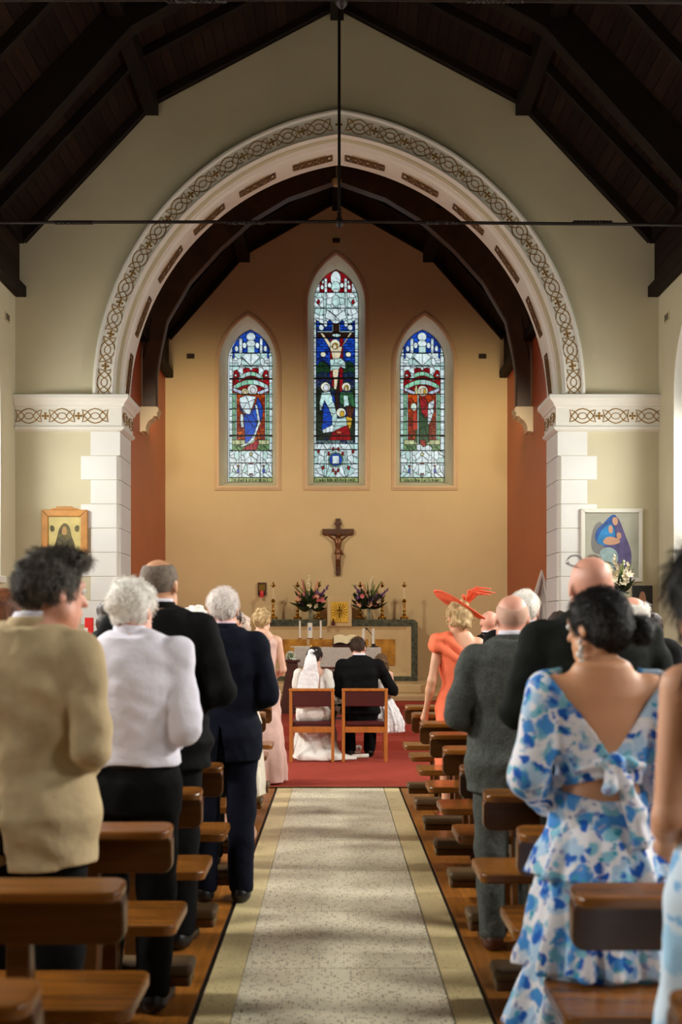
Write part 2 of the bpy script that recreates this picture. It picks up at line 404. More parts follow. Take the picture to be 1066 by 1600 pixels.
# ---------------------------------------------------------------- nave side walls with windows
def window_out(yc, hw, z0, zs, rise, n=12):
    L = arc_pts(hw, rise, n); A = L+[(-x, z) for x, z in L[-2::-1]]
    return [(yc-hw, z0)]+[(yc+x, zs+z) for x, z in A]+[(yc+hw, z0)]
M_glow = bpy.data.materials.new('clear_window_glass'); M_glow.use_nodes = True
_nt = M_glow.node_tree; _nt.nodes.clear(); _o = _nt.nodes.new('ShaderNodeOutputMaterial'); _t = _nt.nodes.new('ShaderNodeBsdfTransparent'); _g = _nt.nodes.new('ShaderNodeBsdfGlossy'); _g.inputs['Roughness'].default_value = .1; _m = _nt.nodes.new('ShaderNodeMixShader'); _m.inputs[0].default_value = .06
_nt.links.new(_t.outputs[0], _m.inputs[1]); _nt.links.new(_g.outputs[0], _m.inputs[2]); _nt.links.new(_m.outputs[0], _o.inputs[0])
M_lead = mat('black_lead', srgb(20, 20, 22), .5, metal=.3)
wn = 1
for s, nm in ((-1, 'wall_left'), (1, 'wall_right')):
    mb = MB(); hw, z0, zs, rise = .66, 2.2, 4.55, 1.0
    edges = [-4.0]+sorted(sum([[yc-hw, yc+hw] for yc in WIN_Y], []))+[YA+.05]
    for a, b in zip(edges[:-1], edges[1:]):
        yc = (a+b)/2
        isw = any(abs(yc-w) < .01 for w in WIN_Y)
        if not isw: mb.add([(s*NW, a, -.05), (s*NW, b, -.05), (s*NW, b, 6.5), (s*NW, a, 6.5)], [(0, 1, 2, 3)])
        else:
            mb.add([(s*NW, a, -.05), (s*NW, b, -.05), (s*NW, b, z0), (s*NW, a, z0)], [(0, 1, 2, 3)])
            o = window_out(yc, hw, z0, zs, rise, 12)[1:-1]
            for p, q in zip(o[:-1], o[1:]): mb.add([(s*NW, p[0], p[1]), (s*NW, q[0], q[1]), (s*NW, q[0], 6.5), (s*NW, p[0], 6.5)], [(0, 1, 2, 3)])
    w = mb.build(nm, M_cream, kind='structure')
    for yc in WIN_Y:
        win = thing('window_%d' % wn, 'tall arched clear window in the %s nave wall, number %d counted from the chancel arch' % ('left' if s < 0 else 'right', WIN_Y.index(yc)+1), 'window', kind='structure'); wn += 1
        A = window_out(yc, hw, z0, zs, rise); B = window_out(yc, .42, z0+.12, zs-.05, .72)
        mb = MB(); mb.grid([[(s*NW, p, q) for p, q in A], [(s*(NW+.5), p, q) for p, q in B]])
        mb.add([(s*NW, A[0][0], z0), (s*NW, A[-1][0], z0), (s*(NW+.5), B[-1][0], z0+.12), (s*(NW+.5), B[0][0], z0+.12)], [(0, 1, 2, 3)])
        mb.build('window_reveal', M_white, win)
        MB().add([(s*(NW+.5), p, q) for p, q in B], [tuple(range(len(B)))]).build('pane', M_glow, win)
        mb = MB()
        for k in range(1, 6): mb.box(*sorted((s*(NW+.485), s*(NW+.498))), yc-.42, yc+.42, z0+.12+k*.46, z0+.12+k*.46+.02)
        mb.box(*sorted((s*(NW+.48), s*(NW+.497))), yc-.012, yc+.012, z0+.12, zs+.6)
        mb.build('glazing_bar', M_lead, win)
        MB().box(*sorted((s*(NW-.06), s*(NW+.02))), yc-hw-.08, yc+hw+.08, z0-.09, z0).build('window_sill', M_white, win, bevel=.015)
# rear of the nave, behind the photographer
wb = MB(); wb.box(-NW-.1, NW+.1, -4.1, -4.0, -.05, 10.1); wb.build('wall_back', M_board, kind='structure')

# ---------------------------------------------------------------- nave ceiling
ceil = thing('ceiling', 'dark boarded timber roof with rafters', 'ceiling', kind='structure')
def board_strip(parent, fn, pts, y0, y1, bwid):
    """boards along Y on each straight leg of the profile pts"""
    for (xa, za), (xb, zb) in zip(pts[:-1], pts[1:]):
        L = math.hypot(xb-xa, zb-za); n = max(1, round(L/bwid)); ux, uz = (xb-xa)/L, (zb-za)/L; nx, nz = (uz, -ux) if (uz*xa-ux*za) < 0 else (-uz, ux)
        me = MB().box(0, L/n-.006, 0, y1-y0, 0, .03).mesh('ceiling_board', M_board)
        for i in range(n):
            o = (xa+ux*L/n*i, y0, za+uz*L/n*i)
            sgn = 1 if xa+xb < 0 else 1
            link('ceiling_board', me, parent, mw=Matrix(((ux, 0, -uz, o[0]), (0, 1, 0, o[1]), (uz, 0, ux, o[2]), (0, 0, 0, 1))))
prN = [(-4.27, 6.0), (-4.27, 6.80), (-2.5, 8.65), (0, 9.94), (2.5, 8.65), (4.27, 6.80), (4.27, 6.0)]
board_strip(ceil, None, prN, -4.0, YA-.01, .15)
def outer_shell(name, pts, y0, y1, d, parent):
    mb = MB(); mb.grid([[(x*(1+.02), yy, z+d) for x, z in pts] for yy in (y0, y1)]); mb.build(name, M_dark, parent)
outer_shell('roof_underlay', [(-4.5, 5.9)]+prN[1:-1]+[(4.5, 5.9)], -4.1, YA+.1, .06, ceil)
def rafter(parent, pts, y, w, d, name='rafter'):
    """timber of width w along Y and depth d hanging below the profile legs"""
    n = len(pts); mb = MB()
    low = []
    for i, (x, z) in enumerate(pts):
        low.append((x*(1-d/4.4), z-d*1.12))
    mb.grid([[(x, y-w/2, z) for x, z in pts], [(x, y-w/2, z) for x, z in low], [(x, y+w/2, z) for x, z in low], [(x, y+w/2, z) for x, z in pts]])
    mb.build(name, M_dark, parent, bevel=.012, seg=1)
for k in range(17):
    yy = 15.42-1.16*k
    if k % 4 == 2: rafter(ceil, prN[1:-1], yy, .2, .30, 'principal_rafter')
    else: rafter(ceil, prN[1:-1], yy, .10, .10)
for s in (-1, 1):
    MB().box(*sorted((s*2.40, s*2.58)), -4, YA-.01, 8.42, 8.66).build('purlin', M_dark, ceil)
    mbp = MB(); mbp.box(*sorted((s*4.18, s*4.31)), -4, YA-.01, 5.98, 6.12); mbp.box(*sorted((s*4.20, s*4.31)), -4, YA-.01, 6.7, 6.86)
    mbp.build('wall_plate', M_dark, ceil)
MB().box(-.09, .09, -4, YA-.01, 9.70, 9.92).build('ridge_beam', M_dark, ceil)
# iron tie rod with twisted sections, hung from the truss
for k, yt in enumerate((13.1, 8.46)):
    zt = 6.14
    tie = thing('tie_rod', 'horizontal iron tie rod with twisted sections crossing %s' % ('in front of the chancel arch' if k == 0 else 'the nave above the pews'), 'tie rod', (0, yt, zt), kind='structure')
    MB().tube([(-4.3, 0, 0), (0, 0, .01), (4.3, 0, -.03)], .019, 8).build('rod', M_iron, tie, smooth=40)
    for xc in (-3.0, -1.05, 1.15, 2.9):
        mb = MB()
        for ph in (0, PI): mb.tube([(xc-.22+.44*i/40, .014*math.cos(i*.95+ph), .014*math.sin(i*.95+ph)) for i in range(41)], .013, 6)
        mb.build('twisted_section', M_iron, tie, smooth=40)
    MB().tube([(0.02, 0, .02), (0.02, 0, 3.45)], .017, 8).build('king_rod', M_iron, tie, smooth=40)
    MB().lathe([(.0, -.07), (.02, -.06), (.045, -.03), (.05, 0), (.045, .03), (.025, .06), (.02, .12), (.032, .13), (.02, .15)], (0.02, 0, .0), 12).build('boss', M_iron, tie, smooth=40)

# ---------------------------------------------------------------- chancel
def holes_wall(name, y, half, top, holes, mtl):
    xs = {-half, half, 0, -1.84, 1.84}
    for xc, hw, z0, zs, rise in holes:
        xs |= {round(xc+x, 5) for x, z in arch_curve(hw, rise, 14)}
    xs = sorted(xs); mb = MB()
    for x0, x1 in zip(xs[:-1], xs[1:]):
        if x1-x0 < 1e-4: continue
        xm = (x0+x1)/2; h = [H for H in holes if abs(xm-H[0]) < H[1]]
        def q(a0, a1, b0, b1): mb.add([(x0, y, a0), (x1, y, a1), (x1, y, b1), (x0, y, b0)], [(0, 1, 2, 3)])
        if h:
            xc, hw, z0, zs, rise = h[0]
            q(0, 0, z0, z0); q(zs+arch_z(hw, rise, x0-xc), zs+arch_z(hw, rise, x1-xc), top(x0), top(x1))
        else: q(0, 0, top(x0), top(x1))
    return mb.build(name, mtl, kind='structure')
WINS = [(-1.757, .57, 4.36, 6.76, .98), (0.0, .57, 4.36, 7.95, 1.0), (1.757, .57, 4.36, 6.76, .98)]
holes_wall('wall_chancel_back', YC, CW+.05, roof_c, WINS, M_tan)
for s, nm in ((-1, 'wall_chancel_left'), (1, 'wall_chancel_right')):
    MB().box(*sorted((s*CW, s*(CW+.2))), YA2-.02, YC+.05, 0, 7.2).build(nm, M_rust, kind='structure')
cc = thing('ceiling_chancel', 'dark arch-braced timber roof over the sanctuary', 'ceiling', kind='structure')
prC = [(-CW+.04, 6.55), (-CW+.04, 7.36), (-1.84, 9.05), (0, 10.08), (1.84, 9.05), (CW-.04, 7.36), (CW-.04, 6.55)]
board_strip(cc, None, prC, YA2, YC-.01, .16)
outer_shell('roof_underlay', [(-3.6, 6.5)]+prC[1:-1]+[(3.6, 6.5)], YA2-.1, YC+.1, .06, cc)
for k in range(6):
    yy = 22.84-1.2*k
    rafter(cc, prC[1:-1], yy, .1, .10)
for s in (-1, 1):
    MB().box(*sorted((s*1.72, s*1.94)), YA2, YC-.01, 8.80, 9.06).build('purlin', M_dark, cc)
    mbp = MB(); mbp.box(*sorted((s*(CW-.16), s*(CW-.005))), YA2, YC-.005, 6.5, 6.66); mbp.build('wall_plate', M_dark, cc, bevel=.02)
    MB().box(*sorted((s*(CW-.07), s*(CW-.003))), YA2, YC-.005, 6.6, 7.4).build('ashlar_boarding', M_dark, cc)
MB().box(-.08, .08, YA2, YC-.01, 9.82, 10.02).build('ridge_beam', M_dark, cc)
inner = [(-3.13, 5.36), (-3.13, 5.9), (-3.08, 6.25), (-2.95, 6.85), (-2.55, 7.53), (-2.03, 8.1), (-1.45, 8.62), (-.85, 8.98), (0, 9.28)]
outer = [(-3.36, 5.36), (-3.36, 5.9), (-3.36, 6.25), (-3.36, 6.9), (-3.36, 7.36), (-2.6, 8.22), (-1.84, 9.05), (-.95, 9.55), (0, 10.08)]
inner += [(-x, z) for x, z in inner[-2::-1]]; outer += [(-x, z) for x, z in outer[-2::-1]]
for yt in (20.05,):
    tr = MB(); w = .11
    tr.grid([[(x, yt-w, z) for x, z in outer], [(x, yt-w, z) for x, z in inner], [(x*.995, yt-w+.03, z) for x, z in inner], [(x*.995, yt+w-.03, z) for x, z in inner], [(x, yt+w, z) for x, z in inner], [(x, yt+w, z) for x, z in outer]])
    tr.build('arch_brace', mat('brown_oak_brace', srgb(70, 46, 26), .45, var=.35, vscale=4), cc, smooth=30)
    for s in (-1, 1):
        cb = thing('corbel', 'cream carved corbel under the %s roof brace' % ('left' if s < 0 else 'right'), 'corbel', (s*CW, yt, 5.0))
        pts = [(0, .36), (.30, .36), (.325, .33), (.325, .27), (.29, .245), (.31, .22), (.30, .19), (.27, .18), (.25, .195), (.22, .15), (.16, .11), (.12, .04), (.10, -.03), (.115, -.05), (.10, -.075), (.05, -.07), (0, -.09)]
        MB().prism([(-s*x, -.17, z) for x, z in pts], (0, .34, 0)).build('corbel_block', mat('cream_corbel_paint', srgb(226, 208, 172), .6), cb, bevel=.012)
    for s in (-1, 1):
        MB().tube([(s*3.33, yt-.13, 6.2), (s*3.2, yt-.13, 6.9)], .008, 6).build('brace_strap', M_iron, cc)
# little pendant lamp beneath the sanctuary ridge
lp = thing('roof_sensor', 'small pale round fitting hanging under the sanctuary ridge', 'fitting', (0.0, 19.9, 9.25))
MB().lathe([(0, -.09), (.06, -.08), (.085, -.03), (.085, .02), (.05, .06), (.012, .07), (.012, .3)], n=14).build('lamp_body', mat('pale_fitting', srgb(190, 170, 120), .5), lp, smooth=40)
# vents
M_vent = mat('dark_vent', srgb(74, 58, 44), .7)
for px, py, hw in ((298, 557, .075), (754, 557, .075), (525.5, 376, .075)):
    p = P(px, py, YC)
    v = thing('air_vent', {298: 'small brown wall vent left of the Virgin window', 754: 'small brown wall vent right of the green-robed saint window', 525.5: 'small brown vent above the tall centre window'}[px], 'vent', (p.x, YC-.02, p.z))
    MB().box(-hw, hw, -.01, .02, -.045, .045).build('vent_frame', M_vent, v)
    for i in range(4): MB().box(-hw+.015, hw-.015, -.014, -.008, -.032+.018*i, -.022+.018*i).build('slat', mat('vent_slat', srgb(40, 30, 24), .7), v)
for s in (-1, 1):
    v = thing('air_vent', 'small louvred vent high on the %s nave wall' % ('left' if s < 0 else 'right'), 'vent', (s*(NW-.005), 15.1, 5.6))
    MB().box(-.01, .01, -.1, .1, -.055, .055).build('vent_frame', mat('cream_vent', srgb(190, 180, 140), .7), v)
    for i in range(2): MB().box(-.014, .014, -.07+.08*i, -.02+.08*i, -.04, .04).build('slat', mat('vent_slat', srgb(60, 54, 40), .7), v)

# ================================================================ stained glass
def glass_material():
    m = bpy.data.materials.new('stained_glass'); m.use_nodes = True; nt = m.node_tree; N = nt.nodes; N.clear()
    out = N.new('ShaderNodeOutputMaterial'); oi = N.new('ShaderNodeObjectInfo'); tr = N.new('ShaderNodeBsdfTranslucent'); gl = N.new('ShaderNodeBsdfGlossy')
    gl.inputs['Roughness'].default_value = .3; mx = N.new('ShaderNodeMixShader'); mx.inputs[0].default_value = .04
    tc = N.new('ShaderNodeTexCoord'); no = N.new('ShaderNodeTexNoise'); no.inputs['Scale'].default_value = 14; no.inputs['Detail'].default_value = 3
    mr = N.new('ShaderNodeMapRange'); mr.inputs['From Min'].default_value = .3; mr.inputs['From Max'].default_value = .7; mr.inputs['To Min'].default_value = .62; mr.inputs['To Max'].default_value = 1.12
    hs = N.new('ShaderNodeHueSaturation')
    nt.links.new(tc.outputs['Object'], no.inputs['Vector']); nt.links.new(no.outputs['Fac'], mr.inputs['Value']); nt.links.new(mr.outputs[0], hs.inputs['Value'])
    nt.links.new(oi.outputs['Color'], hs.inputs['Color']); nt.links.new(hs.outputs[0], tr.inputs['Color'])
    nt.links.new(tr.outputs[0], mx.inputs[1]); nt.links.new(gl.outputs[0], mx.inputs[2]); nt.links.new(mx.outputs[0], out.inputs[0]); return m
M_glass = glass_material(); YG = 23.5; CELL = .62
WHT, PALE, GRN, BLU, DBL, RED, ORG, DGR, GLD, BRN, SKN, LAV, YGR = (srgb(*c) for c in ((226, 234, 232), (196, 222, 214), (120, 164, 128), (24, 70, 178), (20, 44, 120), (150, 16, 24), (190, 70, 14), (24, 58, 34), (214, 164, 50), (46, 26, 18), (228, 206, 170), (204, 208, 228), (168, 178, 110)))
class Design:
    def __init__(s, x0, x1, y0, y1, ysp):
        s.x0, s.y0 = x0, y0; nx = int((x1-x0)/CELL)+1; ny = int((y1-y0)/CELL)+1
        s.X, s.Y = np.meshgrid(x0+(np.arange(nx)+.5)*CELL, y0+(np.arange(ny)+.5)*CELL); s.id = np.zeros(s.X.shape, int); s.cols = [None]
        xc = (x0+x1)/2; a = (x1-x0)/2; r = ysp-y0; c = (r*r-a*a)/(2*a); R = a+c
        s.mask = (s.Y > ysp) | ((np.abs(s.X-xc)+c)**2+(s.Y-ysp)**2 < R*R); s.xc = xc; s.rng = random.Random(int(x0))
        s.extra = np.zeros(s.X.shape, bool)
    def new(s, col, j=.10):
        f = 1+s.rng.uniform(-j, j); s.cols.append(tuple(min(1, c*f) for c in col)); return len(s.cols)-1
    def region(s, m, col, split=None, j=.12):
        m = m & s.mask
        if split is None: s.id[m] = s.new(col, j); return
        for k in np.unique(split[m]):
            s.id[m & (split == k)] = s.new(col if not isinstance(col, list) else s.rng.choice(col), j)
    def rect(s, x0, x1, y0, y1, col, split=None, j=.12): s.region((s.X >= x0) & (s.X < x1) & (s.Y >= y0) & (s.Y < y1), col, split, j)
    def ell(s, cx, cy, rx, ry, col, split=None): s.region(((s.X-cx)/rx)**2+((s.Y-cy)/ry)**2 < 1, col, split)
    def poly(s, pts, col, split=None):
        ins = np.zeros(s.X.shape, bool)
        for (xa, ya), (xb, yb) in zip(pts, pts[1:]+pts[:1]):
            if ya == yb: continue
            c = ((ya > s.Y) != (yb > s.Y)) & (s.X < (xb-xa)*(s.Y-ya)/(yb-ya)+xa); ins ^= c
        s.region(ins, col, split)
    def bricks(s, w, h):
        r = np.floor(s.Y/h).astype(int); return r*1000+np.floor((s.X+(r % 2)*w/2)/w).astype(int)
    def vor(s, n, box, seed=1, mirror=True):
        rg = random.Random(seed); P_ = []
        for _ in range(n):
            x, y = rg.uniform(box[0], box[1]), rg.uniform(box[2], box[3]); P_.append((x, y))
            if mirror: P_.append((2*s.xc-x, y))
        D = np.stack([(s.X-x)**2+(s.Y-y)**2 for x, y in P_]); return D.argmin(0)
    def vrows(s, h): return np.floor(s.Y/h).astype(int)
    def arcband(s, xa, xb, yend, ypk, th, col, w):
        t = (s.X-(xa+xb)/2)/((xb-xa)/2); yc = ypk+(yend-ypk)*t*t
        s.region((np.abs(t) < 1) & (s.Y > yc) & (s.Y < yc+th), col, np.floor(s.X/w).astype(int))
    def letters(s, x0, x1, y0, y1):
        rg = random.Random(int(x0)+5); x = x0
        while x < x1-2:
            w = rg.choice((.6, 1.2, .6, 1.8)); h0 = y0+rg.choice((0, 1, 1.5)); s.extra |= (s.X >= x) & (s.X < x+w*.9) & (s.Y > h0) & (s.Y < y1); x += w+rg.choice((.8, 1.0, 2.2))
    def bar(s, y, t=1): s.extra |= (np.abs(s.Y-y) < CELL*t) & s.mask
    def make(s, win, yg):
        I = s.id; lead = np.zeros(I.shape, bool)
        lead[:, :-1] |= I[:, :-1] != I[:, 1:]; lead[:-1, :] |= I[:-1, :] != I[1:, :]
        inner = np.zeros(I.shape, bool); inner[1:-1, 1:-1] = s.mask[:-2, 1:-1] & s.mask[2:, 1:-1] & s.mask[1:-1, :-2] & s.mask[1:-1, 2:]
        lead = (lead | s.extra | ~inner) & s.mask
        def runs(m, depth):
            mb = MB(); ys, xs = np.nonzero(m)
            if len(ys) == 0: return None
            order = np.lexsort((xs, ys)); ys, xs = ys[order], xs[order]
            brk = np.nonzero((np.diff(ys) != 0) | (np.diff(xs) != 1))[0]+1
            st = np.concatenate([[0], brk]); en = np.concatenate([brk, [len(ys)]])-1
            for a, b in zip(st, en):
                xa = s.x0+xs[a]*CELL; xb = s.x0+(xs[b]+1)*CELL; ya = s.y0+ys[a]*CELL; yb = ya+CELL
                p0 = P(xa, yb, yg); p1 = P(xb, ya, yg)
                mb.add([(p0.x, yg-depth, p0.z), (p1.x, yg-depth, p0.z), (p1.x, yg-depth, p1.z), (p0.x, yg-depth, p1.z)], [(0, 1, 2, 3)])
            return mb
        g = s.mask & ~lead; small = {}
        cnt = np.bincount(I[g], minlength=len(s.cols))
        for k in range(1, len(s.cols)):
            if cnt[k] == 0: continue
            if cnt[k] < 34: small.setdefault(tuple(int(c*6) for c in s.cols[k]), []).append(k); continue
            o = runs(g & (I == k), 0).build('glass_piece', M_glass, win); o.color = (*s.cols[k], 1)
        for ks in small.values():
            o = runs(g & np.isin(I, ks), 0).build('small_glass_pieces', M_glass, win, kind='stuff'); o.color = (*s.cols[ks[0]], 1)
        runs(lead, .006).build('lead_came', M_lead, win)
        runs(lead, -.006).build('lead_came', M_lead, win)
def border(d, xl, xr, y0, y1, w=5.2, h=10.5):
    d.rect(xl, xl+w, y0, y1, [PALE, WHT, WHT], d.vrows(h), .15); d.rect(xr-w, xr, y0, y1, [PALE, WHT, WHT], d.vrows(h), .15)

def grisaille(d, xl, xr, y0, y1, n, seed): d.rect(xl, xr, y0, y1, [WHT, WHT, PALE], d.vor(n, (xl, d.xc, y0, y1), seed), .08)
def centre_window(win):
    d = Design(490, 560, 421, 753.5, 472); c = 525
    d.rect(489, 561, 420, 461, RED, d.vor(16, (490, 525, 421, 461), 3), .3)
    d.ell(c, 436, 8, 12, WHT); d.ell(c, 449, 7, 9, PALE); d.rect(c-4, c+4, 452, 462, WHT)
    for s in (-1, 1):
        d.rect(c+s*15.5-2.2, c+s*15.5+2.2, 435, 461, WHT, d.vrows(9)); d.ell(c+s*9.5, 446, 3, 4, WHT); d.ell(c+s*21, 449, 2.6, 4, WHT); d.ell(c+s*20, 441, 1.6, 3, PALE); d.rect(c+s*30-5, c+s*30+5, 440, 462, WHT, d.vrows(7))
    grisaille(d, 489, 561, 457, 514, 30, 11)
    for s in (-1, 1):
        d.rect(c+s*17-1.6, c+s*17+1.6, 457, 505, PALE, d.vrows(12)); d.ell(c+s*27, 472, 2.4, 3.4, RED)
        d.poly([(c, 495), (c+s*14, 484), (c+s*17, 497), (c+s*6, 501)], WHT)
    d.ell(c, 470, 6, 9, PALE); d.ell(c, 487, 5, 6, WHT)
    d.region((d.X > 495) & (d.X < 555) & (d.Y > 500+6*np.abs(np.sin((d.X-495)/60*PI*3.0))) & (d.Y < 596), [BLU, BLU, DBL], d.bricks(9, 4.3), .35)
    for s in (-1, 1):
        d.ell(c+s*16, 506, 3, 5, WHT); d.ell(c+s*22.5, 512, 4, 4.4, WHT)
        d.ell(c+s*20, 578, 11, 13, DGR, d.vor(14, (500, 522, 565, 592), 5)); d.ell(c+s*21, 588, 10, 6, srgb(30, 50, 70), d.vor(8, (500, 522, 580, 596), 8))
        d.ell(c+s*19.6, 554, 4.2, 4.2, srgb(226, 220, 190))
    d.poly([(516, 530), (521, 530), (520, 596), (516, 596)], RED, d.vrows(8)); d.poly([(531, 528), (537, 528), (536, 596), (531, 596)], RED, d.vrows(8))
    d.rect(496, 554, 518, 520, PALE); d.rect(496, 554, 519.5, 527.5, BRN, d.vrows(5)); d.rect(521, 530.5, 506, 519, BRN); d.rect(519.8, 521, 506, 519, PALE); d.rect(530.5, 531.7, 506, 519, PALE)
    d.rect(525, 530, 560, 675, BRN, d.vrows(14))
    border(d, 489, 561, 500, 696, 5.6)
    d.ell(526, 524.3, 7, 2.6, PALE, np.floor(d.X/5).astype(int))
    for (xa, ya, xb, yb) in ((503, 521, 517, 543), (549, 520, 533, 543)):
        d.poly([(xa-2, ya), (xa+2, ya), (xb+3, yb-3), (xb-1, yb+2)], SKN)
    d.ell(524, 538, 7.6, 7.6, srgb(236, 226, 196)); d.poly([(515.5, 543), (535, 542), (533, 553), (530, 563), (521, 563), (518.5, 553)], SKN)
    d.ell(524, 541, 4.6, 5, GLD); d.ell(523.4, 542, 3, 3.8, SKN)
    d.poly([(516, 562), (534, 560), (540, 566), (540, 577), (532, 573), (529, 580), (517, 580)], PALE, d.vor(6, (515, 540, 560, 580), 2, False))
    d.poly([(520, 577), (530, 577), (528, 594), (526, 609), (522, 608), (521, 594)], SKN)
    d.rect(494.6, 555.4, 590, 606, srgb(44, 54, 84), d.vor(16, (495, 525, 590, 606), 4), .4)
    d.rect(494.6, 555.4, 606, 690, srgb(34, 46, 34), d.vor(34, (495, 525, 606, 690), 9), .5)
    d.rect(525, 530, 592, 672, BRN, d.vrows(14)); d.poly([(520, 590), (525, 590), (525, 606), (518, 604)], RED); d.poly([(522, 590), (529, 590), (526, 609), (522, 608)], SKN); d.poly([(531, 590), (537, 590), (536, 612), (531, 612)], RED)
    d.poly([(503, 614), (516, 612), (521, 624), (527, 648), (528, 664), (520, 668), (513, 642), (506, 630), (502, 642), (500, 640), (500, 628)], PALE, d.vor(7, (500, 528, 612, 668), 6, False))
    d.poly([(507, 626), (513, 636), (519, 652), (519, 664), (512, 668), (503, 674), (505, 650)], BLU, d.vor(5, (503, 519, 626, 674), 3, False)); d.poly([(519, 614), (523, 620), (524, 632), (520, 626)], BLU)
    d.poly([(504, 672), (520, 664), (523, 668), (520, 675), (505, 677)], WHT, np.floor(d.X/6).astype(int))
    d.poly([(532, 613), (552, 613), (556, 636), (551, 640), (546, 630), (536, 634), (531, 628)], srgb(56, 108, 66), d.vor(6, (531, 556, 613, 640), 3, False)); d.poly([(537, 618), (544, 618), (546, 634), (538, 636)], PALE)
    d.poly([(541, 634), (554, 636), (551, 654), (544, 656)], srgb(96, 44, 28), np.floor(d.X/5).astype(int))
    d.poly([(527, 654), (541, 652), (545, 664), (530, 671), (522, 677), (520, 674)], PALE, np.floor(d.Y/6).astype(int))
    d.poly([(520, 675), (534, 668), (546, 664), (548, 680), (549, 688), (515, 688), (517, 681)], RED, d.vor(6, (515, 549, 665, 688), 6, False)); d.ell(530, 676, 4, 2, srgb(226, 120, 80))
    d.poly([(541, 650), (551, 654), (549, 666), (547, 672), (543, 664)], GLD, np.floor(d.Y/7).astype(int))
    for cx, cy, r in ((509, 605, 7.4), (541.5, 605, 7), (533.5, 645, 7.4)): d.ell(cx, cy, r, r, srgb(238, 230, 206))
    d.ell(510, 606, 4.2, 5, srgb(226, 222, 226)); d.ell(541.5, 607, 3.6, 5, GLD); d.ell(541.2, 608, 2.4, 3.6, SKN); d.ell(535, 647, 3.6, 4.6, GLD)
    d.rect(494.6, 555.4, 688, 695, srgb(96, 116, 116), d.vor(12, (495, 525, 688, 695), 12), .4)
    grisaille(d, 489, 561, 694, 746, 26, 21); d.rect(c-16-1.4, c-16+1.4, 705, 745, PALE, d.vrows(12)); d.rect(c+16-1.4, c+16+1.4, 705, 745, PALE, d.vrows(12))
    d.ell(c, 718.5, 12, 11.5, GRN, np.floor(np.arctan2(d.Y-718.5, d.X-c)*8/(2*PI)).astype(int)); d.ell(c, 718.5, 10, 9.6, BLU); d.rect(c-5.2, c+5.2, 712.5, 724.5, WHT)
    for dx, dy in ((-11, 709), (11, 709), (-4, 702), (4, 702), (-4, 735), (4, 735), (0, 739), (-20, 731), (20, 731), (-27, 706), (27, 706)): d.ell(c+dx, dy, 1.9, 3, RED)
    d.rect(489, 561, 746, 754, YGR, np.floor(d.X/12).astype(int)); d.letters(494, 556, 747.5, 752)
    for y in (457, 482, 506, 528, 550, 571.5, 591.5, 615.5, 637.5, 659, 681, 702.5, 725, 746): d.bar(y, 1.1 if y not in (528, 591.5, 681) else 1.7)
    d.make(win, YG)
